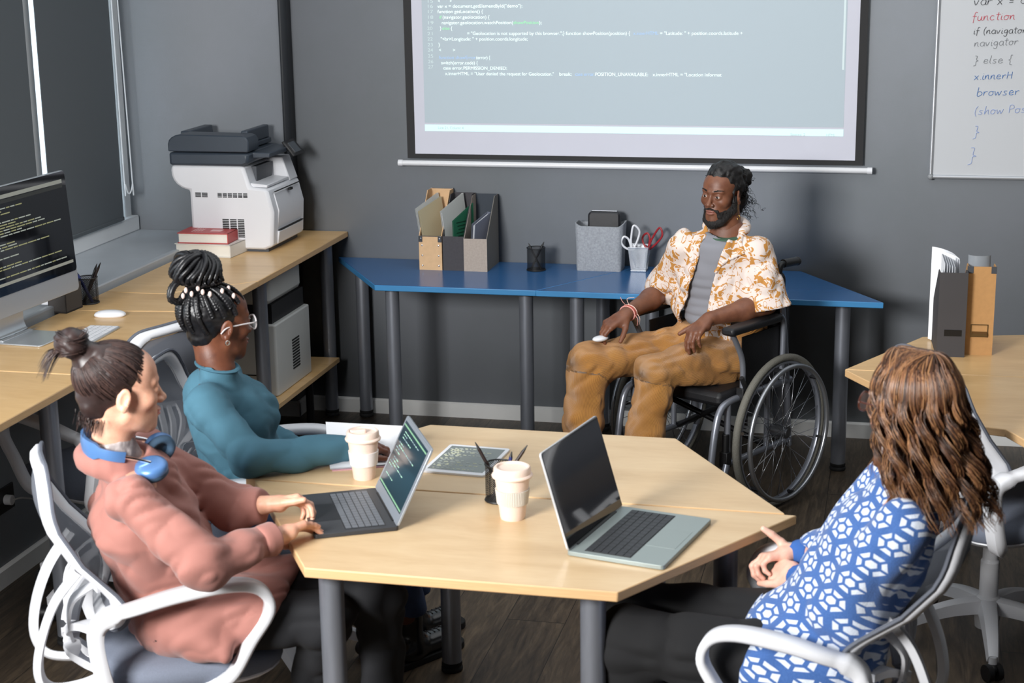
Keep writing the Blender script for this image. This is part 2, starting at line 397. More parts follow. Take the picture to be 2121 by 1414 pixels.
def make_chair(label):
    t = thing('task_chair', label, 'chair')
    # base
    b = thing_part = MB()
    for k in range(5):
        a = 2*pi*k/5+.3; d = Vector((cos(a), sin(a), 0)); s = Vector((-sin(a), cos(a), 0))
        pts = cr([d*.02+Vector((0, 0, .125)), d*.12+Vector((0, 0, .118)), d*.22+Vector((0, 0, .094)), d*.285+Vector((0, 0, .066))], 4)
        b.tube(pts, [1-.45*i/(len(pts)-1) for i in range(len(pts))], sec=[(p*.032, q*.026) for p, q in ((1, -.8), (.75, .8), (.4, 1), (-.4, 1), (-.75, .8), (-1, -.8))], up=(0, 0, 1))
        b.cyl(d*.283+Vector((0, 0, .045)), d*.283+Vector((0, 0, .075)), .013, seg=12)
    b.lathe([(0, .05), (.036, .05), (.042, .1), (.036, .15), (.03, .155), (0, .155)], 24)
    ob = obj('base', b, m_white, t, ang=40)
    for k in range(5):
        a = 2*pi*k/5+.3; d = Vector((cos(a), sin(a), 0)); s = Vector((-sin(a+.5), cos(a+.5), 0)); c = d*.29+Vector((0, 0, .0265))
        w = MB().cyl(c+s*.007, c+s*.024, .0265, seg=18).cyl(c-s*.007, c-s*.024, .0265, seg=18).cyl(c-s*.01, c+s*.01, .012, seg=10).ball(c+Vector((0, 0, .012)), .02, 12, sc=(1, 1, .8))
        obj('caster', w, m_black, ob, ang=40)
    obj('gas_column', MB().lathe([(0, .15), (.029, .15), (.029, .27), (.024, .275), (.024, .39), (0, .39)], 24).box((-.02, 0, .40), (.2, .16, .025)), m_white, t, bevel=.003)
    # seat
    m = MB(); n = 28
    def ring(z, g, fx=0):
        return [(.01+fx+(.235+g)*(abs(cos(a))**.55)*(1 if cos(a) > 0 else -1), (.238+g)*(abs(sin(a))**.55)*(1 if sin(a) > 0 else -1), z) for a in [2*pi*(i+.5)/n for i in range(n)]]
    prof = [(.415, -.03), (.412, -.01), (.425, 0), (.45, .002), (.466, -.006), (.478, -.03), (.484, -.09), (.483, -.16)]
    vs = []; fs = []
    for z, g in prof: vs += ring(z, g)
    for k in range(len(prof)-1):
        for i in range(n): fs.append((k*n+i, k*n+(i+1) % n, (k+1)*n+(i+1) % n, (k+1)*n+i))
    fs.append(tuple((len(prof)-1)*n+i for i in range(n))); fs.append(tuple(range(n))[::-1])
    m.add(vs, fs); obj('seat_cushion', m, m_seat, t, ang=60)
    m = MB(); vs = []; fs = []
    prof = [(.398, -.06), (.40, -.02), (.414, -.004), (.42, -.006), (.42, -.03)]
    for z, g in prof: vs += ring(z, g)
    for k in range(len(prof)-1):
        for i in range(n): fs.append((k*n+i, k*n+(i+1) % n, (k+1)*n+(i+1) % n, (k+1)*n+i))
    fs.append(tuple((len(prof)-1)*n+i for i in range(n))); fs.append(tuple(range(n))[::-1])
    m.add(vs, fs); obj('seat_shell', m, m_white, t, ang=60)
    # backrest frame: loop following the surface
    loop = []
    N = 64
    for i in range(N):
        a = 2*pi*i/N; cu, sv = cos(a), sin(a)
        u = (abs(cu)**.42)*(1 if cu > 0 else -1); v = .5+.5*(abs(sv)**.42)*(1 if sv > 0 else -1)
        if v > .8: u *= 1-.25*((v-.8)/.2)**2*abs(u)
        loop.append((u, v))
    mo, mi, mbk = [], [], []
    m = MB(); vs = []; fs = []
    def inset(u, v, g): return (u*(1-g*1.15), .5+(v-.5)*(1-g*.75))
    off = Vector((.011, 0, 0))
    for (u, v) in loop:
        gi = .16+.1*(v < .2)
        o_ = bsurf(u, v); i_ = bsurf(*inset(u, v, gi)); md = bsurf(*inset(u, v, gi*.5))
        vs += [o_+off*.3, md+off*1.2, i_+off*.3, i_-off*.5, md-off*1.4, o_-off*.6]
    for i in range(N):
        j = (i+1) % N
        for q in range(6): fs.append((i*6+q, j*6+q, j*6+(q+1) % 6, i*6+(q+1) % 6))
    m.add(vs, fs); bf = obj('back_frame', m, m_white, t, ang=70)
    pp = [bsurf(u*1.012, .5+(v-.5)*1.01)+Vector((.006, 0, 0)) for u, v in loop]
    obj('edge_cord', MB().tube(pp, .0052, 6, closed=True), m_pipe, bf)
    g = MB(); vs = []; fs = []; nu, nv = 14, 18
    for j in range(nv+1):
        for i in range(nu+1):
            u = -1+2*i/nu; v = j/nv
            uu, vv = u*.86, .07+v*.86
            if vv > .78: uu *= 1-.22*((vv-.78)/.15)**2
            if vv < .15: uu *= 1-.15*((.15-vv)/.08)**2*.6
            vs.append(bsurf(uu, vv))
    for j in range(nv):
        for i in range(nu):
            a = j*(nu+1)+i; fs.append((a, a+1, a+nu+2, a+nu+1))
    g.add(vs, fs); obj('mesh_panel', g, m_mesh, bf)
    # slatted lumbar support and spine
    m = MB()
    for k, u in enumerate((-.62, -.36, -.12, .12, .36, .62)):
        p = [Vector((-.268, u*.06, .50)), Vector((-.275, u*.11, .56)), Vector((-.262, u*.17, .63)), bsurf(u*.9, .36-.1*abs(u))+Vector((-.012, 0, 0))]
        m.tube(cr(p, 5), 1, sec=[(.011, .004), (-.011, .004), (-.011, -.004), (.011, -.004)], up=(1, 0, .2))
    top = [bsurf(u*.9, .36-.1*abs(u))+Vector((-.012, 0, 0)) for u in [-.75+.1*i for i in range(16)]]
    m.tube(top, 1, sec=[(.009, .005), (-.009, .005), (-.009, -.005), (.009, -.005)], up=(1, 0, 0))
    obj('lumbar_support', m, m_white, t, ang=50)
    m = MB()
    for s in (-1, 1):
        p = cr([(-.06, s*.03, .40), (-.19, s*.045, .41), (-.262, s*.05, .46), (-.268, s*.035, .52), (-.245, s*.10, .56), (-.215, s*.16, .57)], 5)
        m.tube(p, 1, sec=[(.02, .009), (-.02, .009), (-.02, -.009), (.02, -.009)], up=(0, 0, 1))
    obj('spine', m, m_white, t, ang=50)
    # arm loops
    for s in (-1, 1):
        y = s*.268; path = [(.02, y*.80, .405), (.085, y*.97, .44), (.14, y, .53), (.188, y, .605), (.168, y, .66), (.10, y, .68), (-.02, y, .672), (-.12, y*.98, .652), (-.195, y*.90, .625),
                           (-.222, y*.90, .585), (-.215, y*.93, .50), (-.195, y*.92, .43), (-.15, y*.80, .405)]
        P = cr(path, 6); n = len(P); r = []
        for i, p in enumerate(P): r.append(1+.35*math.exp(-(p.x/.15)**2)*(p.z > .6)+.25*(p.x < -.17))
        m = MB(); vs = []; fs = []
        sec = [(a*.021, b*.0125) for a, b in ((1, .5), (.8, 1), (-.8, 1), (-1, .5), (-1, -.5), (-.8, -1), (.8, -1), (1, -.5))]
        for i, p in enumerate(P):
            tn = (P[min(i+1, n-1)]-P[max(i-1, 0)]).normalized(); nn = tn.cross(Vector((0, 1, 0))).normalized()
            for a, b in sec: vs.append(p+Vector((0, a*r[i], 0))+nn*b*(1+.5*(p.x < -.17)))
        for i in range(n-1):
            for q in range(8): fs.append((i*8+q, i*8+(q+1) % 8, (i+1)*8+(q+1) % 8, (i+1)*8+q))
        fs += [tuple(range(8))[::-1], tuple((n-1)*8+q for q in range(8))]
        m.add(vs, fs); obj('armrest', m, m_white, t, ang=60)
        b0 = bsurf(s*.62, .40)+Vector((-.012, 0, 0))
        p = cr([b0, (-.305, s*.135, .64), (-.345, s*.135, .54), (-.355, s*.125, .455), (-.325, s*.11, .405), (-.25, s*.09, .395), (-.18, s*.06, .405)], 6)
        obj('back_bracket', MB().tube(p, 1, sec=[(.016, .008), (.01, .011), (-.01, .011), (-.016, .008), (-.016, -.008), (-.01, -.011), (.01, -.011), (.016, -.008)], up=(0, 1, 0) if False else None), m_white, t, ang=60)
    return t
ch0 = make_chair('white office chair with grey mesh in the left foreground under the person in pink')
ch0['group'] = 'white mesh task chairs'
ch0.location = (-1.722, -3.495, 0); ch0.rotation_euler = (0, 0, R(31))
dup(ch0, (-1.80, -2.70, 0), R(5), 'white office chair with grey mesh under the person in the teal sweater')
dup(ch0, (-2.54, -2.25, 0), R(159), 'empty white office chair pushed up to the left desk')
chD = dup(ch0, (-.200, -3.465, 0), R(173), 'white office chair in the right foreground under the person in the patterned sweater')
for o in chD.children:
    if o.name.split('.')[0] == 'armrest':
        pv = Matrix.Translation((-.2, 0, 0)); o.matrix_basis = pv @ Matrix.Diagonal((.86, 1, 1, 1)) @ pv.inverted()
    if o.name.split('.')[0] in ('back_frame', 'lumbar_support'):
        pv = Matrix.Translation((-.21, 0, .52)); o.matrix_basis = pv @ Matrix.Rotation(R(-13), 4, 'Y') @ pv.inverted()
dup(ch0, (.35, -2.1, 0), R(37.7), 'empty white office chair behind the long haired person by the right desk')
# ---------------- left desk run (taller) ----------------
HL = .86
def slab(name, pts, label, legs, H=HL, th=.025, mats=None, cat='desk', group=None):
    t = thing(name, label, cat, (0, 0, 0), group=group)
    m = MB().prism(pts, H-th, H); m.m = [1, 0]+[1]*len(pts)
    obj('desk_top', m, mats or [m_birch2, m_birch_edge], t, bevel=.003)
    for x, y in legs: leg(t, x, y, H-th)
    return t
m_birch2 = M('birch_desk', (196, 158, 108), .3, fn=f_birch((198, 158, 106), (210, 172, 120), (220, 184, 134)))
XD = -2.4175
slab('desk', [(XD-.002, -.003), (XD-.002, -1.12), (-2.69, -1.40), (-2.935, -1.40), (-2.935, PY-.004), (-2.655, PY-.004), (-2.655, -.003)],
     'long birch desk along the left wall under the white printer', [(-2.505, -.075), (-2.505, -.902)])
slab('desk', [(XD-.002, -1.125), (XD-.002, -1.662), (-2.90, -1.725), (-2.935, -1.715), (-2.935, -1.405), (-2.69, -1.405)],
     'birch desk section between the printer desk and the monitor', [(-2.505, -1.60)])
slab('desk', [(XD-.002, -1.668), (XD-.002, -2.56), (-2.935, -2.56), (-2.935, -1.722), (-2.90, -1.731)],
     'birch desk section carrying the computer monitor and the white keyboard', [(-2.505, -1.85)])
slab('desk', [(XD-.002, -2.566), (XD-.002, -3.9), (-2.935, -3.9), (-2.935, -2.566)],
     'birch desk section at the left edge beside the bun of the person in pink', [(-2.505, -2.673), (-2.505, -3.7)])
# low shelf under the printer desk
t = thing('low_shelf', 'low birch shelf under the left desk holding the older printer', 'shelf', (0, 0, 0))
obj('shelf_board', MB().prism([(-2.44, -.13), (-2.44, -1.15), (-2.93, -1.15), (-2.93, -.14), (-2.655, -.14)], .272, .294), [m_birch2], t, bevel=.002)
for x, y in ((-2.56, -.22), (-2.56, -1.05), (-2.86, -.22), (-2.86, -1.05)): obj('support', MB().cyl((x, y, 0), (x, y, .272), .018), m_black, t)
# lower printer
m_prw = M('printer_offwhite', (198, 199, 196), .45, var=.02)
m_prg = M('printer_white', (214, 215, 219), .42, var=.01)
m_navy = M('printer_charcoal', (52, 60, 70), .38, var=.05)
m_dark = M('dark_slot', (10, 12, 13), .7)
m_dgrey = M('dark_grey_plastic', (62, 66, 72), .5)
def rbox(m, c, d, r, axis='y', n=5):
    w, dd, h = d
    if axis == 'y': m.prism(rrect(w, h, r, n, c[0], c[2]), c[1]-dd/2, c[1]+dd/2, 'y')
    elif axis == 'x': m.prism(rrect(dd, h, r, n, c[1], c[2]), c[0]-w/2, c[0]+w/2, 'x')
    else: m.prism(rrect(w, dd, r, n, c[0], c[1]), c[2]-h/2, c[2]+h/2, 'z')
    return m
t = thing('laser_printer', 'off-white printer on the low shelf under the left desk', 'printer', (-2.70, -.60, .294))
obj('body', rbox(MB(), (0, 0, .155), (.44, .42, .31), .012, 'z'), m_prw, t, bevel=.006)
obj('paper_bay', MB().box((.0, 0, .352), (.40, .38, .08)), m_black, t)
obj('scanner_lid', rbox(MB(), (-.01, -.02, .455), (.42, .40, .125), .03, 'z'), m_prw, t, bevel=.022)
m = MB()
for i in range(11): m.box((.2205, .02, .075+i*.0125), (.003, .085, .0065))
obj('vent', m, m_dark, t)
m = MB().box((-.02, -.2115, .09), (.40, .003, .004)); obj('panel_seam', m, m_dark, t)
# ---------------- big white multifunction printer ----------------
# local: +y runs away to the back wall (toward its right flank), +x = front with trays
PX, PYc = -2.771, -.352
t = thing('multifunction_printer', 'large white and charcoal multifunction printer on the left desk in the corner', 'printer', (PX, PYc, HL)); t.scale = (1.168, 1.04, .87)
prof = [(-.15, .012), (.135, .012), (.168, .03), (.176, .2), (.158, .30), (.150, .315), (.09, .322), (.068, .425), (-.215, .425), (-.220, .40), (-.219, .375), (-.212, .35), (-.200, .33), (-.182, .313), (-.165, .305), (-.150, .302)]
W = .375
obj('body', MB().prism(prof, -W/2, W/2-.0, 'y'), m_prg, t, bevel=.012)
obj('foot_plinth', MB().box((.0, 0, .008), (.29, W-.03, .016)), m_dgrey, t)
obj('output_tower', MB().prism([(.0, .31), (.155, .31), (.125, .43), (.0, .43)], W/2-.10, W/2-.003, 'y'), m_prg, t, bevel=.006)
obj('output_well', MB().box((.045, -.02, .368), (.09, W-.2, .09)), m_dgrey, t)
obj('output_tray', MB().prism([(.07, .322), (.15, .318), (.15, .332), (.07, .342)], -W/2+.02, W/2-.11, 'y'), m_prg, t, bevel=.003)
obj('front_door', MB().prism([(.172, .11), (.180, .2), (.164, .285), (.160, .285), (.160, .11)], -W/2+.055, W/2-.035, 'y'), m_prg, t, bevel=.003)
m = MB().box((.174, .01, .102), (.012, W-.1, .004)).box((.171, -.0, .296), (.006, W-.08, .003)).box((.176, .02, .283), (.01, .03, .012))
obj('door_seam', m, m_dark, t)
obj('paper_drawer', MB().prism([(.160, .03), (.172, .035), (.179, .097), (.160, .097)], -W/2+.05, W/2-.04, 'y'), m_prg, t, bevel=.003)
m = MB()
def grid_v(x0, z0, nx, nz, dx, dz, w, h):
    for i in range(nx):
        for j in range(nz): m.box((x0+i*dx, -W/2-.0005, z0+j*dz), (w, .002, h))
grid_v(-.115, .272, 2, 4, .026, .006, .022, .004); grid_v(-.03, .272, 6, 4, .02, .006, .016, .004); grid_v(-.012, .075, 3, 11, .03, .0085, .025, .0055)
obj('vent', m, m_dark, t)
obj('scanner_base', MB().prism([(-.222, .425), (.068, .425), (.09, .44), (.09, .49), (-.222, .49)], -W/2-.004, W/2-.02, 'y'), m_navy, t, bevel=.012)
obj('scanner_arm', MB().prism([(.085, .458), (.155, .462), (.155, .485), (.085, .488)], -W/2+.05, W/2-.05, 'y'), m_navy, t, bevel=.004)
lid = [(-.222, .494), (.09, .494), (.094, .51), (.094, .548), (.086, .566), (.07, .574), (-.17, .578), (-.19, .574), (-.206, .564), (-.217, .55), (-.222, .53)]
obj('document_feeder', MB().prism(lid, -W/2-.006, -W/2+.11, 'y').prism([(-.222, .494), (.06, .494), (.06, .52), (-.222, .52)], -W/2+.10, W/2-.02, 'y').prism([(.01, .52), (.055, .52), (.055, .585), (.03, .585)], -W/2+.1, W/2-.03, 'y').prism([(-.215, .52), (-.17, .52), (-.175, .58), (-.21, .58)], -W/2+.1, W/2-.03, 'y'), m_navy, t, bevel=.005)
cp = obj('control_panel', MB().box((0, 0, 0), (.012, .12, .085)), m_black, t, bevel=.004, loc=(.162, W/2-.07, .475), rot=(0, R(-32), 0))
obj('touch_screen', MB().box((.007, 0, 0), (.002, .07, .055)), M('panel_screen', (70, 76, 82), .15), cp)
# ---------------- books by the printer ----------------
m_page = M('book_pages', (226, 222, 212), .8, var=.05, vscale=60, vs=(.5, .5, 40))
def book(label, loc, rz, w, d, h, cover, extra=None):
    t = thing('book', label, 'book', loc, rz, 'thick books beside the printer')
    obj('page_block', MB().box((0, .003, h/2), (w-.008, d-.01, h-.008)), m_page, t)
    m = MB().box((0, 0, .002), (w, d, .004)).box((0, 0, h-.002), (w, d, .004)).box((w/2-.002, 0, h/2), (.004, d, h))
    obj('cover', m, cover, t, bevel=.001)
    if extra: extra(t)
    return t
book('thick pale book under the red one beside the printer', (-2.835, -.60, HL), R(-4), .262, .17, .054, M('cover_cream', (214, 210, 202), .5, var=.04))
m_red = M('cover_red', (176, 66, 66), .45, var=.05)
def redx(t):
    m = MB()
    for i in range(4): m.box((-.06+i*.012, .0, .0465), (.005, .09-.01*i, .0008))
    m.box((.04, -.01, .0465), (.05, .04, .0008)); obj('cover_print', m, M('cover_print_pale', (216, 170, 168), .5), t)
book('thick red covered book on top of the pale one beside the printer', (-2.845, -.595, HL+.054), R(2), .228, .155, .046, m_red, redx)
# ---------------- computer monitor ----------------
m_alu = M('aluminium', (188, 192, 196), .28, .55)
m_screen = M('dark_screen_glass', (12, 13, 17), .06, Coat_Weight=.5, Coat_Roughness=.02)
m_code = M('screen_code_text', (150, 150, 110), .6, Emission_Color=srgb(150, 155, 110), Emission_Strength=.35)
m_codeg = M('screen_code_grey', (150, 158, 150), .6, Emission_Color=srgb(165, 172, 160), Emission_Strength=.45)
def code_lines(parent, name, x0, x1, z0, z1, rows, y, mats, seed, hh=.004, face='y'):
    rnd = random.Random(seed); ms = [MB(), MB()]
    for i in range(rows):
        z = z1-(z1-z0)*(i+.5)/rows
        if rnd.random() < .2: continue
        x = x0+rnd.choice((0, .02, .04))*(x1-x0)*2; end = x+(x1-x)*rnd.choice((.2, .35, .5, .9))*rnd.uniform(.7, 1)
        while x < end:
            w = rnd.uniform(.008, .03)*(x1-x0)*3
            w = min(w, x1-x); k = 0 if rnd.random() < .5 else 1
            if face == 'y': ms[k].box((x+w/2, y, z), (w, .0006, hh))
            else: ms[k].box((x+w/2, z, y), (w, hh, .0006))
            x += w+.006
    for k in (0, 1): obj(name, ms[k], mats[k], parent)
W_, H_ = .62, .38
# screen plane: right edge passes px(140..165, 345..600); it faces +x / towards the camera
t = thing('computer_monitor', 'large all in one computer with dark code on screen at left edge', 'monitor', (-2.838, -2.155, HL), R(90-3.8))
# local: x across (screen right = +x -> away), y away from viewer side; screen faces -y
W_, H_ = .65, .43
z0 = .105
tl = R(-3.5)
hd = obj('housing', MB().prism(rrect(W_, H_, .018, 5, 0, z0+H_/2), -.008, .004, 'y'), m_alu, t, bevel=.002, loc=(0, 0, 0), rot=(tl, 0, 0))
obj('housing_back', MB().prism([(-.26, z0+.06), (.26, z0+.06), (.26, z0+H_-.05), (-.26, z0+H_-.05)], .004, .03, 'y'), m_alu, hd, bevel=.02)
sc_ = obj('screen', MB().prism(rrect(W_-.006, H_-.075, .014, 5, 0, z0+.072+(H_-.075)/2), -.0095, -.008, 'y'), m_screen, hd)
code_lines(sc_, 'code_text', -W_/2+.03, W_/2-.03, z0+.125, z0+H_-.07, 26, -.0101, (m_code, m_codeg), 5, .0035)
bar = MB().box((0, -.0101, z0+.108), (W_-.04, .0006, .010)).box((-.01, -.0101, z0+H_-.036), (W_-.035, .0006, .013)).box((-.01, -.0101, z0+H_-.052), (W_-.035, .0006, .012))
bar.m = [0]*12+[1]*6
obj('menu_bar', bar, [M('screen_bar', (150, 152, 145), .6, Emission_Color=srgb(150, 155, 145), Emission_Strength=.2), M('screen_bar_dark', (50, 52, 50), .5)], sc_)
m = MB().tube(cr([(0, .02, .26), (0, .055, .20), (0, .085, .08), (0, .078, .02), (0, .05, .006)], 6), 1, sec=[(.09, .004), (-.09, .004), (-.09, -.004), (.09, -.004)], up=(0, 1, .4))
m.prism(rrect(.20, .19, .012, 4, 0, -.005), 0, .006)
obj('stand', m, m_alu, t, bevel=.002)
# keyboard and mouse
def keys(parent, name, x0, x1, y0, y1, nx, ny, z, h, mat, gap=.0025, lastspace=True):
    m = MB(); dx = (x1-x0)/nx; dy = (y1-y0)/ny
    for j in range(ny):
        for i in range(nx):
            if lastspace and j == 0 and 4 <= i <= 8: continue
            m.box((x0+dx*(i+.5), y0+dy*(j+.5), z+h/2), (dx-gap, dy-gap, h))
        if lastspace and j == 0: m.box((x0+dx*6.5, y0+dy*.5, z+h/2), (dx*5-gap, dy-gap, h))
    return obj(name, m, mat, parent)
t = thing('keyboard', 'slim white keyboard on the left desk between monitor and bun', 'keyboard', (-2.655, -2.10, HL), R(90+2))
obj('key_tray', MB().prism(rrect(.28, .114, .006, 3), 0, .007), m_alu, t, bevel=.0015)
keys(t, 'key', -.136, .136, -.053, .053, 14, 5, .007, .0022, m_white)['kind'] = 'stuff'
t = thing('computer_mouse', 'white computer mouse on the left desk by the keyboard', 'mouse', (-2.725, -1.79, HL), R(12))
m = MB(); vs = []; fs = []
prof = [(0, .004, .85), (.15, .010, .97), (.4, .016, 1), (.7, .019, .93), (1, .02, .1)]
ring_n = 28
for k, (q, z, s) in enumerate([(0, 0, .9), (1, .003, 1), (2, .008, 1.0), (3, .013, .93), (4, .018, .75), (5, .0215, .45), (6, .0225, .05)]):
    for i in range(ring_n):
        a = 2*pi*i/ring_n; vs.append((.057*s*abs(cos(a))**.8*(1 if cos(a) > 0 else -1), .03*s*abs(sin(a))**.8*(1 if sin(a) > 0 else -1), z))
for k in range(6):
    for i in range(ring_n): fs.append((k*ring_n+i, k*ring_n+(i+1) % ring_n, (k+1)*ring_n+(i+1) % ring_n, (k+1)*ring_n+i))
fs.append(tuple(6*ring_n+i for i in range(ring_n))); m.add(vs, fs)
obj('shell', m, m_white, t, ang=80)
# mesh pen cups
def f_wire(al):
    def fn(nt, b):
        x, y, z = xyz(nt, coords(nt)); a = ((x+y)*1.0)
        n = nt.nodes.new('ShaderNodeTexCoord'); u, v, w_ = xyz(nt, n.outputs['UV'])
        g = ((u+v).fract()-.5).abs().max(((u-v).fract()-.5).abs())
        nt.links.new((g.gt(al)).k, b.inputs['Alpha'])
    return fn
m_wire = M('black_wire_mesh', (18, 18, 20), .5, .3, fn=f_wire(.33))
m_wires = M('silver_wire_mesh', (186, 190, 196), .35, .6, fn=f_wire(.30))
def mesh_cup(label, loc, r, h, mat, rim, square=False, rz=0):
    t = thing('pen_cup', label, 'pen cup', loc, rz)
    m = MB(); n = 40 if not square else 4; vs = []; uv = []; fs = []
    per = 2*pi*r if not square else 8*r
    k = 40
    def P(i, z):
        s = r*(1-.0*(1-z/h)) if not square else r*(.72+.28*z/h)
        if not square: return (s*cos(2*pi*i/k), s*sin(2*pi*i/k), z)
        q = i/k*4; e = int(q) % 4; f = q-int(q)
        c = [(1, -1), (1, 1), (-1, 1), (-1, -1)]; a, b = c[e], c[(e+1) % 4]
        return (s*(a[0]+(b[0]-a[0])*f), s*(a[1]+(b[1]-a[1])*f), z)
    for i in range(k+1):
        for z in (.004, h): vs.append(P(i, z)); uv.append((per*i/k/.006, z/.006))
    for i in range(k): fs.append((i*2, i*2+2, i*2+3, i*2+1))
    m.add(vs, fs); m.uv = uv; obj('wire_mesh', m, mat, t, ang=60)
    obj('rim', MB().tube([P(i, h) for i in range(k)], .0022, 6, closed=True), rim, t)
    obj('foot_ring', MB().tube([P(i, .003) for i in range(k)], .003, 6, closed=True), rim, t)
    m = MB()
    m.prism([P(i, 0)[:2] for i in range(k)], 0, .003); obj('cup_base', m, rim, t)
    return t
m_pen = M('pen_black', (20, 20, 24), .35); m_penb = M('pen_navy', (28, 40, 100), .35); m_pencil = M('pencil_dark', (40, 26, 24), .5)
def pen(label, a, b, mat, cat='pen', r=.0045, group=None, tip=True):
    a, b = Vector(a), Vector(b); t = thing('pen', label, cat, a, group=group); d = b-a
    obj('barrel', MB().cyl((0, 0, 0), d*.88, r), mat, t, ang=50)
    obj('tip', MB().cyl(d*.88, d, r*.9, r*.25), m_black, t, ang=50); return t
cx, cy = -2.905, -1.60
mesh_cup('black wire mesh pen cup on the left desk beside the monitor', (cx, cy, HL), .038, .098, m_wire, m_black)
g = 'pens in the cup beside the monitor'
pen('dark pen leaning right in the mesh cup beside the monitor', (cx-.012, cy-.01, HL+.006), (cx+.045, cy+.03, HL+.15), m_pencil, group=g)
pen('dark pen with a round end in the mesh cup beside the monitor', (cx-.02, cy+.005, HL+.006), (cx+.03, cy+.03, HL+.145), m_pen, group=g)
pen('blue pen lying across inside the mesh cup beside the monitor', (cx+.022, cy-.012, HL+.006), (cx-.035, cy-.018, HL+.125), m_penb, group=g, r=.006)
# dark magazine box behind the monitor foot
t = thing('desk_box', 'dark grey open box standing behind the monitor on the left desk', 'box', (-2.935, -1.722, HL), R(-4))
m = MB().box((0, 0, .003), (.075, .11, .006)).box((-.036, 0, .05), (.003, .11, .1)).box((.036, 0, .05), (.003, .11, .1)).box((0, -.0535, .05), (.075, .003, .1)).box((0, .0535, .05), (.075, .003, .1))
obj('box_shell', m, M('box_grey_brown', (70, 66, 64), .7), t)
# plant
t = thing('potted_plant', 'small plant with pale green leaves behind the monitor', 'plant', (-3.02, -1.69, .876))
obj('pot', MB().lathe([(0, 0), (.03, 0), (.036, .055), (.032, .055), (.03, .045), (0, .045)], 20), m_white, t, ang=50)
m = MB(); rr = random.Random(3)
for i in range(46):
    a = rr.uniform(0, 2*pi); el = rr.uniform(-.1, 1.3); L = rr.uniform(.04, .075); wv = .010
    d = Vector((cos(a)*cos(el), sin(a)*cos(el), sin(el))); s = d.cross(Vector((0, 0, 1))).normalized()
    b = Vector((0, 0, .055))+d*rr.uniform(.0, .05); u = s.cross(d)
    p1 = b+d*L*.5+u*.006; p2 = b+d*L-Vector((0, 0, .012))
    m.add([b, p1+s*wv, p2, p1-s*wv, b+u*.001, p1+s*wv+u*.001, p2+u*.001, p1-s*wv+u*.001], [(0, 1, 2, 3), (7, 6, 5, 4)])
obj('foliage', m, M('pale_leaf', (150, 176, 128), .5, var=.25, vscale=25, Subsurface_Weight=.1), t)
# wall socket and cable on the left wall
t = thing('wall_socket', 'black wall socket with a white plug low on the left wall', 'socket', (-2.955, -2.25, .30))
obj('plate', MB().box((.004, 0, 0), (.008, .16, .09)), m_black, t, bevel=.002)
obj('plug', MB().cyl((.008, .02, 0), (.035, .02, 0), .018), m_white, t, bevel=.002)
tag(obj('power_cable', MB().tube(cr([(-2.92, -2.23, .30), (-2.89, -2.20, .30), (-2.86, -2.14, .26), (-2.84, -2.06, .14), (-2.83, -2.02, .03), (-2.80, -2.1, .005), (-2.7, -2.2, .005)], 8), .0035, 8), M('cable_white', (170, 170, 168), .5)),
    'white cable hanging from the wall socket behind the left chair', 'cable')
# ---------------- blue table objects ----------------
m_kraft = M('kraft_board', (204, 168, 128), .75, var=.06, vscale=40)
m_kraft2 = M('kraft_board_dark', (178, 134, 84), .75, var=.05, vscale=60)
m_char = M('charcoal_board', (62, 60, 64), .8, var=.08, vscale=90)
m_greige = M('greige_linen', (166, 154, 144), .85, var=.08, vscale=120)
m_side = M('grey_board', (112, 108, 102), .8, var=.05)
m_ink = M('dark_blue_board', (44, 52, 62), .7)
def mag(label, loc, rz, w, d, hf, hb, front, inner, flip=False, extra=None):
    """magazine file: low front at y=0 facing -y, tall back at y=d"""
    t = thing('magazine_file', label, 'magazine file', loc, rz)
    th = .003
    obj('front_panel', MB().box((0, th/2, hf/2), (w, th, hf)), front, t)
    obj('back_panel', MB().box((0, d-th/2, hb/2), (w, th, hb)), inner, t)
    for s in (-1, 1):
        x = s*(w/2-th/2); pr = [(th, 0), (d-th, 0), (d-th, hb), (d*.72, hb), (th, hf)]
        obj('side_panel', MB().prism(pr, x-th/2, x+th/2, 'x'), [front, front][0] if s < 0 else (m_side if front is m_greige else front), t)
    obj('bottom_panel', MB().box((0, d/2, th/2), (w-2*th, d-2*th, th)), inner, t)
    if extra: extra(t, w, d, hf, hb)
    return t
def brass(t, w, d, hf, hb):
    m = MB(); m2 = MB()
    for s in (-1, 1):
        for z in (.02, .065, .11): m.ball((s*w*.36, -.0005, z), .0042, 10, sc=(1, .5, 1))
        m2.box((s*(w/2-.008), -.0006, hf-.012), (.018, .002, .026)); m2.box((s*(w/2-.008), d+.0006, hb-.012), (.018, .002, .02)); m.ball((s*(w/2-.01), -.002, hf-.01), .0035, 8)
    m2.box((0, .001, hf+.001), (w, .004, .003)); m2.box((0, d-.001, hb+.001), (w, .004, .003))
    obj('rivet', m, m_chrome, t); obj('corner_guard', m2, m_chrome, t)
fz_ = .74
ys = -.232
mag('kraft magazine file with metal corners and rivets on the blue table, leftmost of three', (-1.963, ys, fz_), 0, .104, .218, .150, .33, m_kraft, m_kraft, extra=brass)
mag('charcoal magazine file on the blue table between the kraft and greige ones', (-1.858, ys+.002, fz_), 0, .098, .21, .152, .315, m_char, m_char)
mag('greige magazine file with open grey side on the blue table, rightmost of three', (-1.758, ys-.004, fz_), 0, .105, .225, .145, .31, m_greige, m_ink)
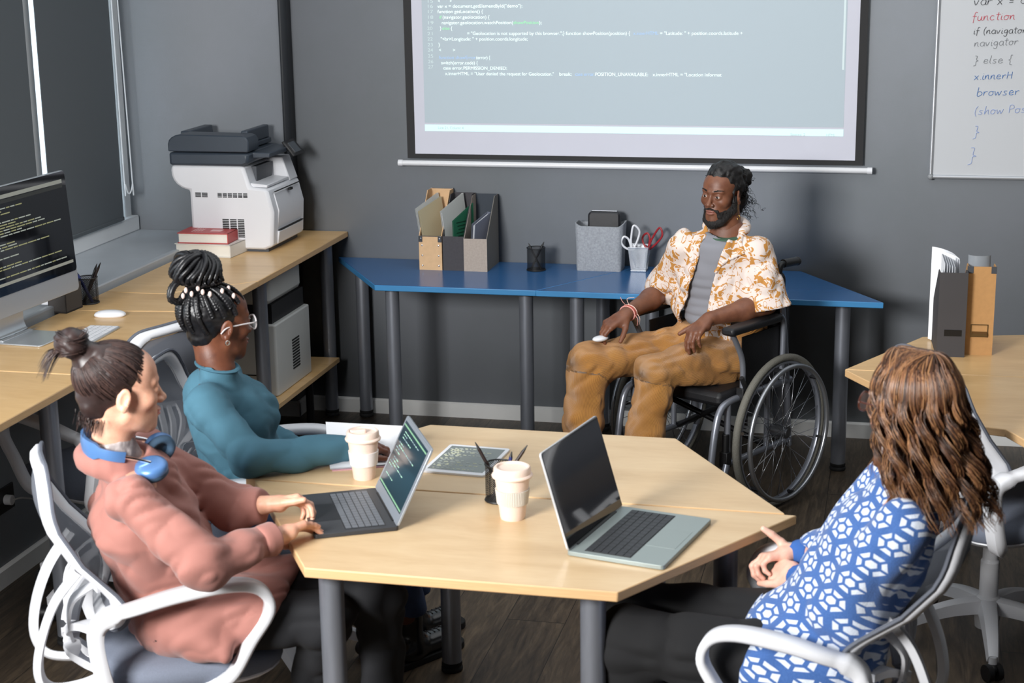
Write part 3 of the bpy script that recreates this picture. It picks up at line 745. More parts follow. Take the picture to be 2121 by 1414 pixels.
def folder(label, cx, y0, y1, z0, z1, tilt, mat, rz=-.42, wide=.006, lean=0, cat='folder', col2=None, extra=None):
    """thin folder standing in a file: plane roughly y-z, tilted in x by tilt (rad)"""
    t = thing('document_folder', label, cat, (cx, y0, z0), group='folders standing in the magazine files', rot=(0, tilt, rz))
    L = y1-y0; H = z1-z0
    m = MB()
    for k in range(2): m.prism([(0, 0), (L, 0), (L, H), (0, H-lean)], wide*(k-.5)-.0006, wide*(k-.5)+.0006, 'x')
    m.prism([(L-.001, 0), (L, 0), (L, H), (L-.001, H)], -wide/2, wide/2, 'x')
    obj('folder_cover', m, mat, t)
    m = MB()
    for k in range(3): m.prism([(.006, .0), (L-.004, .0), (L-.004, H-.008-k*.004), (.006, H-.008-lean-k*.003)], wide*(k-1)*.25-.0004, wide*(k-1)*.25+.0004, 'x')
    obj('paper_sheets', m, m_paper, t)
    if extra: extra(t, L, H)
    return t
m_clear = M('clear_folder', (190, 192, 190), .25, Alpha=.8); m_beige = M('beige_folder', (176, 166, 138), .45)
m_green = M('green_folder', (38, 96, 72), .4, var=.06); m_grey = M('grey_folder', (104, 108, 122), .55)
b0 = fz_+.004
folder('clear plastic folder of papers leaning left in the kraft magazine file', -1.992, ys+.025, ys+.19, b0, b0+.315, R(-11), m_clear, lean=.05, wide=.008)
folder('beige document folder leaning left in the kraft magazine file', -1.978, ys+.015, ys+.18, b0, b0+.30, R(-11), m_beige, lean=.045)
folder('grey white plastic folder leaning left in the charcoal magazine file', -1.888, ys+.02, ys+.185, b0, b0+.315, R(-8), m_clear, lean=.06, wide=.009)
def grx(t, L, H):
    m = MB()
    for k in range(9):
        m.box((.0046, L*.38, H*(.3+.055*k)), (.0004, L*(.3+.1*((k*7) % 3)), .004))
    obj('printed_lines', m, M('green_print', (16, 50, 36), .5), t)
folder('green report folder with printed lines in the charcoal magazine file', -1.858, ys+.012, ys+.155, b0, b0+.275, R(-1), m_green, lean=.06, extra=grx)
folder('stack of grey brochures in the greige magazine file', -1.782, ys+.012, ys+.12, b0, b0+.245, R(5), m_grey, lean=.04, wide=.018)
cx, cy = -1.502, -.163
mesh_cup('small black wire mesh pen cup with crossed pens on the blue table', (cx, cy, .74), .040, .10, m_wire, m_black)
pen('black pen leaning right in the cup on the blue table', (cx-.022, cy, .746), (cx+.034, cy+.012, .865), m_pen, group='pens in the cup on the blue table')
pen('black pen leaning left in the cup on the blue table', (cx+.024, cy-.008, .746), (cx-.034, cy+.0, .86), m_pen, group='pens in the cup on the blue table')
# felt basket
m_felt = M('grey_felt', (150, 154, 160), .95, var=.16, vscale=130, bmp=.0008, bscale=400)
t = thing('felt_basket', 'grey felt storage basket on the blue table beside the scissors', 'basket', (-1.228, -.085, .74))
m = MB(); vs = []; fs = []; N = 48
def fr(w, d, z, r, wob=0):
    p = rrect(w, d, r, 11)
    return [(x*(1+.01*sin(i*.7)*wob), y, z+wob*.006*sin(i*.27+1)) for i, (x, y) in enumerate(p)]
rings = [fr(.196, .12, .0, .012), fr(.20, .126, .02, .02), fr(.205, .13, .09, .03), fr(.212, .13, .16, .03), fr(.216, .128, .203, .03, 1), fr(.206, .118, .203, .028, 1), fr(.20, .12, .1, .025), fr(.19, .115, .008, .02)]
n = len(rings[0])
for rg in rings: vs += rg
for k in range(len(rings)-1):
    for i in range(n): fs.append((k*n+i, k*n+(i+1) % n, (k+1)*n+(i+1) % n, (k+1)*n+i))
fs.append(tuple(range(n))[::-1]); fs.append(tuple((len(rings)-1)*n+i for i in range(n)))
m.add(vs, fs); obj('felt_wall', m, m_felt, t, ang=50)
t = thing('leather_organizer', 'black leather zipped case standing in the felt basket', 'case', (-1.212, -.080, .749))
obj('leather_cover', MB().prism(rrect(.142, .245, .018, 5, 0, .1225), -.02, .02, 'y'), M('black_leather', (34, 34, 38), .32, bmp=.0005, bscale=700), t, bevel=.008)
obj('zip', MB().tube([(-.055, 0, .2465), (.055, 0, .2465)], .0022, 6), m_chrome, t)
# silver cup with scissors
cx, cy = -1.055, -.098
mesh_cup('silver square wire mesh cup on the blue table holding scissors', (cx, cy, .74), .044, .108, m_wires, m_chrome, square=True)
def scissors(label, loc, rot, mat):
    t = thing('scissors', label, 'scissors', loc, group='scissors in the silver mesh cup', rot=rot)
    for s, big in ((-1, 1), (1, 1.25)):
        lp = [(s*.005, 0, .09), (s*.03*big, 0, .115*big*.95), (s*.038*big, 0, .135*big), (s*.022*big, 0, .155*big), (s*.006, 0, .14), (s*.002, 0, .11)]
        obj('handle', MB().tube(cr(lp, 6, True), .0045, 8, closed=True), mat, t)
        obj('blade', MB().prism([(0, .0), (s*.011, .07), (s*.004, .1), (-s*.003, .09)], s*.001-.0008, s*.001+.0008, 'y'), m_chrome, t)
    return t
scissors('white handled scissors in the silver mesh cup', (cx-.012, cy-.012, .747), (R(4), R(-12), R(12)), m_white)
scissors('red handled scissors in the silver mesh cup', (cx+.018, cy+.018, .745), (R(-3), R(12), R(-14)), M('red_handle', (150, 34, 40), .35))
# ---------------- right desk ----------------
tip = (-.124, -1.655)
slab('desk', [tip, (1.5, -1.66), (1.2, -1.02), (.6, -1.03), (.134, -1.150)],
     'birch desk at right edge under the magazine files', [(.95, -1.15), (.3, -1.3), (1.3, -1.55)], H=.745)
slab('desk', [(tip[0], tip[1]-.004), (.20, -2.22), (.36, -2.265), (.405, -2.36), (.75, -2.75), (1.5, -2.5), (1.5, -1.665)],
     'birch desk at right edge behind the empty white chair', [(.95, -2.3), (1.3, -1.8), (.75, -2.6)], H=.745)
def slot(t, w, d, hf, hb): obj('label_slot', MB().box((.005, -.0008, .085), (w*.62, .001, .022)), M('label_black', (8, 8, 9), .4), t)
m_char2 = M('graphite_board', (58, 56, 58), .7, var=.04)
def magr(label, loc, rz, w, d, hb, mat, extra):
    t = thing('magazine_file', label, 'magazine file', loc, rz); th = .003
    obj('spine_panel', MB().box((0, th/2, hb/2), (w, th, hb)), mat, t)
    obj('back_panel', MB().box((0, d-th/2, .075), (w, th, .15)), mat, t)
    for s in (-1, 1):
        x = s*(w/2-th/2); obj('side_panel', MB().prism([(th, 0), (d-th, 0), (d-th, .15), (d*.25, hb), (th, hb)], x-th/2, x+th/2, 'x'), mat, t)
    obj('bottom_panel', MB().box((0, d/2, th/2), (w-2*th, d-2*th, th)), mat, t)
    extra(t, w, d, .15, hb); return t
magr('tall graphite magazine file with a black label slot on the right desk', (.224, -1.43, .745), R(3), .094, .235, .295, m_char2, slot)
def pull(t, w, d, hf, hb):
    m = MB(); z = .085; m.box((0, -.001, z+.022), (w*.62, .002, .003)).box((0, -.001, z-.02), (w*.62, .002, .003))
    for s in (-1, 1): m.box((s*w*.3, -.001, z), (.003, .002, .044))
    m.prism([(0, z-.018), (-.012, z-.016), (-.013, z-.008), (0, z-.002)], -w*.27, w*.27, 'x'); obj('label_holder', m, M('antique_metal', (128, 112, 84), .3, .9), t)
    m = MB()
    for s in (-1, 1): m.box((s*(w/2-.008), -.0006, hb-.011), (.018, .002, .024)); m.box((s*(w/2+.0003), .01, hb-.011), (.0015, .02, .024))
    obj('corner_guard', m, m_dgrey, t)
magr('tall kraft magazine file with a metal label holder on the right desk', (.318, -1.385, .745), R(3), .093, .23, .31, m_kraft2, pull)
t = thing('paper_stack', 'white papers sticking out of the graphite magazine file', 'papers', (.205, -1.41, .75), R(3))
m = MB()
for k in range(5):
    x = -.01+k*.009; m.prism([(.03+k*.004, 0), (.20, 0), (.20, .318-.004*k), (.03+k*.004, .312-.004*k)], x-.0006, x+.0006, 'x')
m2 = MB()
for q in range(3):
    vs = []; fs = []
    for i in range(15):
        a = i/14; xx = -.041+.078*min(a/.85, 1)+.006*q; yy = .215-.012*q-.02*sin(a*2)-max(0, a-.72)**1.5*.25
        vs += [(xx, yy, 0.0), (xx, yy, .335-.03*a*a-.004*q)]
        if i: fs.append((2*i-2, 2*i, 2*i+1, 2*i-1))
    m2.add(vs, fs)
obj('front_sheet', m2, m_paper, t)
obj('sheet_edges', m, m_paper, t)
t = thing('plastic_sleeve', 'clear grey plastic sleeve sticking out of the right kraft file', 'sleeve', (.312, -1.37, .75), R(3))
vs = []; fs = []
for i in range(17):
    a = i/16; an = pi*1.15*a-.25; xx = -.038*cos(an); yy = .05-.03*sin(an)
    vs += [(xx, yy, 0), (xx, yy, .335)]
    if i: fs.append((2*i-2, 2*i, 2*i+1, 2*i-1))
obj('sleeve_sheet', MB().add(vs, fs), M('sleeve_plastic', (150, 156, 162), .2, Alpha=.75), t)
# ---------------- meeting table objects ----------------
TH = .745
def laptop(label, loc, rz, W, D, lid, tilt, base, keymat, lidback, screenfn, tint):
    t = thing('laptop', label, 'laptop', loc, rz)
    b = obj('base', MB().prism(rrect(W, D, .009, 4), .001, .012), base, t, bevel=.0012)
    for s in (-1, 1): pass
    obj('trackpad', MB().box((0, -D/2+.05, .0122), (.125, .075, .0006)), tint, t)
    kx = W/2-.02
    obj('key_well', MB().box((0, .025, .0121), (2*kx+.006, D*.48, .0006)), m_black if base is not m_alu else M('key_well_grey', (62, 68, 66), .6), t)
    k = keys(t, 'key', -kx, kx, .025-D*.235, .025+D*.235, 14, 6, .0123, .0012, keymat)
    L = obj('lid', MB().prism(rrect(W, lid, .009, 4, 0, lid/2), .0, .006, 'y'), lidback, t, bevel=.001, loc=(0, D/2-.006, .012), rot=(R(-tilt), 0, 0))
    obj('hinge', MB().cyl((-W*.36, D/2-.006, .0105), (W*.36, D/2-.006, .0105), .0045), m_black, t)
    screenfn(L, W, lid)
    return t
m_glass = M('laptop_glass', (10, 9, 11), .05, Coat_Weight=.4)
m_keyd = M('key_dark', (38, 40, 44), .5); m_keyl = M('key_legend_grey', (96, 100, 106), .5)
def scr1(L, W, lid):
    obj('bezel', MB().box((0, -.0006, lid/2), (W-.006, .001, lid-.006)), M('bezel_grey', (120, 126, 134), .3), L)
    s = obj('screen', MB().box((-.0, -.0014, lid/2+.008), (W-.03, .0008, lid-.04)), M('screen_slate', (24, 38, 46), .12, Emission_Color=srgb(52, 74, 86), Emission_Strength=.55), L)
    code_lines(s, 'code_text', -W/2+.03, W/2-.03, .05, lid-.03, 17, -.0022, (M('screen_green_text', (150, 190, 170), .5, Emission_Color=srgb(140, 180, 160), Emission_Strength=.5), M('screen_grey_text', (120, 140, 145), .5, Emission_Color=srgb(120, 145, 150), Emission_Strength=.4)), 11, .0022)
    obj('menu_bar', MB().box((0, -.0022, lid-.021), (W-.034, .0006, .004)).box((0, -.0022, .034), (W-.034, .0006, .004)), M('screen_green_bar', (110, 150, 120), .5, Emission_Color=srgb(110, 150, 120), Emission_Strength=.4), s)
def scr2(L, W, lid):
    obj('screen', MB().box((0, -.0006, lid/2), (W-.006, .001, lid-.006)), m_glass, L)
laptop('open laptop with dark keyboard and lit code screen beside the hands in pink sleeves', (-1.321, -3.325, TH), R(-62.5), .308, .212, .215, 26, M('space_grey', (58, 60, 64), .45, .3), m_keyl, M('lid_grey', (150, 156, 164), .35, .4), scr1, M('trackpad_dark', (34, 35, 38), .3))
laptop('open silver laptop with a black screen at the right end of the meeting table', (-.558, -3.357, TH), R(77.5), .345, .245, .245, 17, M('laptop_silver', (142, 152, 150), .38, .25), m_keyd, M('lid_silver', (205, 206, 208), .3, .4), scr2, M('trackpad_silver', (132, 142, 140), .3))
m_cup = M('cup_bamboo_pink', (224, 202, 188), .6, var=.03, vscale=300)
def cup(label, loc, r, h, band, bandname, ribs, rz=0):
    t = thing('coffee_cup', label, 'cup', loc, rz)
    obj('cup_body', MB().lathe([(0, 0), (r*.62, 0), (r*.66, .006), (r*.9, h*.80), (r*.9, h*.82), (0, h*.82)], 40), m_cup, t, ang=50)
    obj('lid', MB().lathe([(r*.9, h*.80), (r*1.04, h*.81), (r*1.07, h*.84), (r*1.02, h*.868), (r*.97, h*.875), (r*.96, h*.97), (r*.90, h), (r*.80, h), (r*.74, h*.965), (0, h*.955)], 40), m_cup, t, ang=40)
    if not ribs: obj('sip_cover', rbox(MB(), (-.012, -.0, h*.985), (.045, .02, .012), .008, 'z'), m_cup, t, bevel=.003)
    z0, z1 = (h*.30, h*.58)
    k = 120; vs = []; fs = []
    for i in range(k):
        a = 2*pi*i/k; g = .0012*(i % 2)*ribs
        for z, o in ((z0, 0), (z0, .003), (z1, .003), (z1, 0)):
            rr_ = r*(.66+.24*(z/(h*.8)))+o-(g if o else 0); vs.append((rr_*cos(a), rr_*sin(a), z))
    for i in range(k):
        j = (i+1) % k
        for q in range(3): fs.append((i*4+q, j*4+q, j*4+q+1, i*4+q+1))
    obj('sleeve_band', MB().add(vs, fs), band, t, ang=20 if ribs else 50)
    return t
cup('reusable coffee cup with a plain white band beside the writing hand', (-1.368, -3.035, TH), .046, .135, M('band_white', (226, 222, 222), .55), 'white', 0, R(25))
cup('reusable coffee cup with a ribbed grey band beside the open laptops', (-.899, -3.268, TH), .049, .137, M('band_greige', (196, 190, 180), .7), 'grey', 1)
cx, cy = -.963, -3.145
mesh_cup('black wire mesh pen cup behind the ribbed coffee cup', (cx, cy, TH), .036, .10, m_wire, m_black)
g = 'pencils in the cup on the meeting table'
pen('dark pencil leaning left in the cup on the meeting table', (cx+.018, cy, TH+.006), (cx-.065, cy+.01, TH+.152), m_pencil, cat='pencil', group=g)
pen('dark pencil leaning right in the cup on the meeting table', (cx-.02, cy+.0, TH+.006), (cx+.07, cy+.03, TH+.145), m_pencil, cat='pencil', group=g)
pen('short navy pen upright in the cup on the meeting table', (cx+.01, cy+.015, TH+.006), (cx+.028, cy+.03, TH+.125), m_penb, cat='pen', group=g, r=.005)
t = thing('tablet', 'white framed tablet showing code lying flat on the meeting table', 'tablet', (-1.128, -2.846, TH), R(-4))
obj('housing', MB().prism(rrect(.182, .248, .01, 4), 0, .0065), m_white, t, bevel=.001)
s = obj('screen', MB().box((0, .002, .0068), (.160, .212, .0006)), M('tablet_screen', (96, 100, 96), .1, Emission_Color=srgb(96, 102, 98), Emission_Strength=.25), t)
code_lines(s, 'code_text', -.075, .075, -.095, .100, 24, .0074, (M('tablet_text', (206, 208, 178), .6), M('tablet_text_grey', (170, 176, 170), .6)), 21, .0028, face='z')
# notebook with raised pages
t = thing('notebook', 'open white notebook with curled pages in front of the writing hand', 'notebook', (-1.41, -2.845, TH), R(24))
for k in range(3):
    vs = []; fs = []; n = 10
    for i in range(n+1):
        for j in range(9):
            u, v = i/n, j/8
            x = -.12+.24*v+.01*(1-u)*(v-.5); y = -.11+.16*u; z = .004+.0018*k+(.075+.006*k)*u**2*(1-.35*v)+.010*math.sin(v*pi)*0
            vs.append((x, y, z))
    for i in range(n):
        for j in range(8): fs.append((i*9+j, i*9+j+1, (i+1)*9+j+1, (i+1)*9+j))
    obj('page', MB().add(vs, fs), m_paper, t, ang=0)
obj('cover', MB().box((0, -.055, .0015), (.24, .12, .003)), M('notebook_cover', (196, 150, 160), .5), t)
# ---------------- projection screen ----------------
t = thing('projection_screen', 'pull-down projection screen showing lines of code on the grey wall', 'projection screen', (-1.117, -.022, 1.185))
m_scr = M('screen_fabric', (196, 197, 208), .85, var=.01, Emission_Color=srgb(120, 126, 136), Emission_Strength=.12)
W2 = 2.0
obj('border', MB().box((0, 0, .94), (W2, .002, 1.84)), M('screen_black_border', (24, 24, 26), .7), t)
fb = obj('screen_fabric', MB().box((.002, -.0016, .97), (W2-.07, .0012, 1.86-.0)), m_scr, t)
fb.data.transform(Matrix.Translation((0, 0, .0))); fb.location.z = .0
for v in fb.data.vertices:
    if v.co.z < .3: v.co.z = .041
    else: v.co.z = 1.83
im = obj('projected_image', MB().box((.0, -.0026, .98), (1.83, .0006, 1.60)), M('projected_tint', (172, 184, 192), .85, Emission_Color=srgb(118, 136, 138), Emission_Strength=.26), t)
obj('bottom_bar', MB().cyl((-1.035, -.012, 0), (1.035, -.012, 0), .0125, seg=20), M('bar_white', (214, 215, 218), .35), t, ang=50)
for s in (-1, 1): obj('bar_cap', MB().cyl((s*1.02, -.012, 0), (s*1.04, -.012, 0), .0145, seg=20), m_white, t, ang=50)
m_lit = M('projected_white', (236, 252, 248), .7, Emission_Color=srgb(232, 250, 246), Emission_Strength=.42)
m_lgr = M('projected_green', (150, 226, 170), .7, Emission_Color=srgb(140, 225, 165), Emission_Strength=.35)
m_lbl = M('projected_blue', (160, 190, 226), .7, Emission_Color=srgb(165, 190, 225), Emission_Strength=.32)
m_lno = M('projected_dim', (196, 210, 212), .7, Emission_Color=srgb(170, 186, 186), Emission_Strength=.35)
m_lpk = M('projected_faint', (170, 184, 188), .7, Emission_Color=srgb(150, 160, 165), Emission_Strength=.30)
obj('status_bar', MB().box((.0, -.0032, .157), (1.83, .0006, .029)), M('projected_bar', (206, 236, 236), .7, Emission_Color=srgb(195, 232, 230), Emission_Strength=.42), im)
obj('scroll_bar', MB().box((.905, -.0032, .75), (.008, .0006, .66)), m_lno, im)
def fit(s, x0, x1, z, mat, size=.0205, name='code_text'):
    """text whose baseline starts at world x0 and ends at world x1"""
    o = text(s, size, mat, name, im, (x0+1.117, -.0035, z-1.185), (pi/2, 0, 0), ext=.0002)
    xs = [v.co.x for v in o.data.vertices]
    if x1 and xs:
        k = (x1-x0)/(max(xs)-min(xs))
        o.data.transform(Matrix.Diagonal((k, 1, 1, 1)))
    return o
CWm = .00236
def ln(z, *parts):
    for s, x0, x1, m in parts: fit(s, x0, x1, z, m)
def wx(u): return -2.013+(u-885)*.002106
def wx(u):
    # column of the photograph -> position along the screen
    return -2.0190+(u-885)*(.002153)-(u-885)**2*3.2e-8
zz = [1.888, 1.866, 1.843, 1.819, 1.795, 1.771, 1.748, 1.725, 1.700, 1.677, 1.651, 1.627, 1.604]
for i in range(13): fit(str(15+i), wx(889), wx(900), zz[i], m_lno)
ln(zz[0], ('<', wx(913), wx(917), m_lit), ('>', wx(938), wx(942), m_lit))
ln(zz[1], ('var x = document.getElementById("demo");', wx(912), wx(1089), m_lit))
ln(zz[2], ('function getLocation() {', wx(912), wx(1007), m_lit))
ln(zz[3], ('if', wx(915), wx(920), m_lgr), ('(navigator.geolocation) {', wx(922), wx(1020), m_lit))
ln(zz[4], ('navigator.geolocation.watchPosition(', wx(920), wx(1069), m_lit), ('showPosition', wx(1070), wx(1122), m_lgr), (');', wx(1123), wx(1129), m_lit))
ln(zz[5], ('}', wx(916), wx(919), m_lit), ('else', wx(921), wx(936), m_lgr), ('{', wx(939), wx(942), m_lit))
ln(zz[6]+.001, ('= "Geolocation is not supported by this browser.";} function showPosition(position) {', wx(973), wx(1309), m_lit), ('x.innerHTML', wx(1316), wx(1367), m_lbl), ('= "Latitude: " + position.coords.latitude +', wx(1370), wx(1535), m_lit))
ln(zz[7], ('"<br>Longitude: " + position.coords.longitude;', wx(917), wx(1099), m_lit))
ln(zz[8], ('}', wx(912), wx(915), m_lit))
ln(zz[9], ('<', wx(913), wx(917), m_lit), ('>', wx(942), wx(947), m_lit))
ln(1.645, ('function showError', wx(913), wx(990), m_lbl), ('(error) {', wx(991), wx(1020), m_lit))
ln(1.622, ('switch(error.code) {', wx(917), wx(994), m_lit))
ln(1.599, ('case error.PERMISSION_DENIED:', wx(921), wx(1055), m_lit))
ln(1.575, ('x.innerHTML = "User denied the request for Geolocation."', wx(925), wx(1153), m_lit), ('break;', wx(1164), wx(1189), m_lit), ('case error.', wx(1197), wx(1237), m_lbl), ('POSITION_UNAVAILABLE:', wx(1238), wx(1346), m_lit), ('x.innerHTML = "Location informat', wx(1356), wx(1495), m_lit))
fit('Line 21, Column 4', wx(907), wx(961), 1.3375, m_lpk, .017); fit('Spaces: 2', wx(1635), wx(1664), 1.3275, m_lpk, .016); fit('HTML', wx(1706), wx(1724), 1.3265, m_lpk, .016)
# ---------------- whiteboard with handwriting ----------------
t = thing('whiteboard', 'whiteboard covered in handwritten code on the grey wall at right', 'whiteboard', (.165, -.012, 1.165))
obj('board_surface', MB().box((.9, 0, .55), (1.8, .014, 1.1)), M('whiteboard_gloss', (196, 199, 203), .25), t)
m = MB().cyl((-.002, -.008, .01), (-.002, -.008, 1.1), .0085, seg=12).cyl((0, -.008, -.002), (1.8, -.008, -.002), .0085, seg=12)
m_al = M('frame_aluminium', (190, 193, 198), .35, .6)
obj('frame', m, m_al, t); obj('frame_corner', MB().ball((-.002, -.008, -.002), .0135, 16), M('corner_grey', (140, 143, 146), .5), t)
GL = {  # tiny pen-stroke alphabet: list of strokes, unit box, baseline 0
 'a': ([(.7, .6), (.3, .65), (.05, .3), (.25, 0), (.6, .1), (.7, .55), (.7, .1), (.85, 0)],), 'b': ([(.1, 1.2), (.05, 0), (.5, 0), (.7, .35), (.4, .62), (.08, .5)],),
 'c': ([(.6, .55), (.3, .65), (.05, .3), (.3, 0), (.65, .1)],), 'd': ([(.6, .6), (.25, .6), (.05, .25), (.3, 0), (.6, .15), (.7, 1.2), (.68, .1), (.85, 0)],),
 'e': ([(.05, .3), (.6, .4), (.45, .65), (.15, .55), (.08, .15), (.35, 0), (.7, .12)],), 'f': ([(.6, 1.1), (.4, 1.2), (.25, .9), (.2, -.35)], [(.0, .6), (.55, .62)]),
 'g': ([(.65, .6), (.25, .62), (.08, .3), (.3, .08), (.6, .25), (.66, .6), (.6, -.35), (.3, -.5), (.1, -.35)],), 'h': ([(.15, 1.2), (.05, 0), (.3, .5), (.55, .6), (.6, .1), (.75, 0)],),
 'i': ([(.1, .6), (.08, .05), (.3, 0)], [(.14, .85), (.15, .9)]), 'l': ([(.2, 1.2), (.08, .2), (.3, 0)],), 'n': ([(.05, .6), (.05, 0), (.2, .5), (.5, .62), (.55, .1), (.75, 0)],),
 'o': ([(.35, .62), (.08, .45), (.1, .08), (.4, 0), (.65, .25), (.55, .55), (.35, .62), (.8, .55)],), 'r': ([(.08, .6), (.08, 0), (.15, .4), (.4, .62), (.6, .55)],),
 's': ([(.6, .6), (.25, .6), (.2, .4), (.55, .2), (.4, 0), (.05, .05)],), 't': ([(.3, 1.1), (.25, .1), (.5, 0)], [(0, .75), (.6, .8)]), 'u': ([(.05, .6), (.1, .05), (.45, 0), (.6, .6), (.6, .1), (.8, 0)],),
 'v': ([(.02, .6), (.3, 0), (.6, .65)],), 'w': ([(.02, .6), (.2, 0), (.45, .5), (.65, 0), (.95, .65)],), 'x': ([(.02, .6), (.6, -.02)], [(.6, .62), (0, -.1)]),
 'H': ([(.1, 1.1), (.05, 0)], [(.75, 1.1), (.7, 0)], [(.05, .55), (.75, .6)]), 'P': ([(.1, 0), (.1, 1.1), (.6, 1.1), (.65, .7), (.1, .55)],),
 '(': ([(.4, 1.25), (.15, .8), (.12, .2), (.35, -.3)],), '{': ([(.6, 1.2), (.35, 1.15), (.35, .6), (.1, .45), (.35, .3), (.35, -.2), (.7, -.3)],),
 '}': ([(.1, 1.2), (.4, 1.15), (.35, .6), (.65, .45), (.35, .35), (.35, -.2), (.05, -.35)],), '.': ([(.1, 0), (.15, .03)],), '=': ([(.05, .45), (.55, .5)], [(.05, .2), (.55, .25)]), '-': ([(.05, .3), (.5, .32)],)}
GWD = {'i': .4, 'l': .45, '.': .35, '(': .55, 'w': 1.15, 't': .7, 'H': 1.0, 'r': .75, ' ': .6, 'f': .7}
def hand(s, x, z, size, mat, slope=.03):
    m = MB(); rr = random.Random(len(s)*7+int(z*1000)); cx = 0
    for ch in s:
        if ch in GL:
            for st in GL[ch]:
                pts = [((cx+a+.12*b)*size, 0, (b+rr.uniform(-.02, .02)+slope*cx)*size) for a, b in st]
                m.tube(cr(pts, 4), .0012, 5)
        cx += GWD.get(ch, .88)
    return obj('handwriting', m, mat, t, loc=(x-.165, -.0085, z-1.165))
k_ = M('marker_black', (60, 62, 66), .6); r_ = M('marker_red', (196, 76, 90), .6); b_ = M('marker_blue', (74, 118, 176), .6); lb = M('marker_light_blue', (140, 160, 206), .6); gk = M('marker_grey', (130, 134, 138), .6)
hand('var x = d', .300, 1.868, .030, k_); hand('function', .298, 1.806, .0275, r_); hand('if (navigator', .306, 1.752, .0222, k_, .02); hand('navigator', .311, 1.702, .0245, gk, .05)
hand('} else {', .312, 1.632, .026, gk, .03); hand('x.innerH', .318, 1.568, .0255, b_); hand('browser', .332, 1.502, .0275, b_, .03)
hand('(show Pos', .325, 1.424, .0275, lb, .06); hand('}', .325, 1.335, .034, lb); hand('}', .31, 1.232, .046, lb)
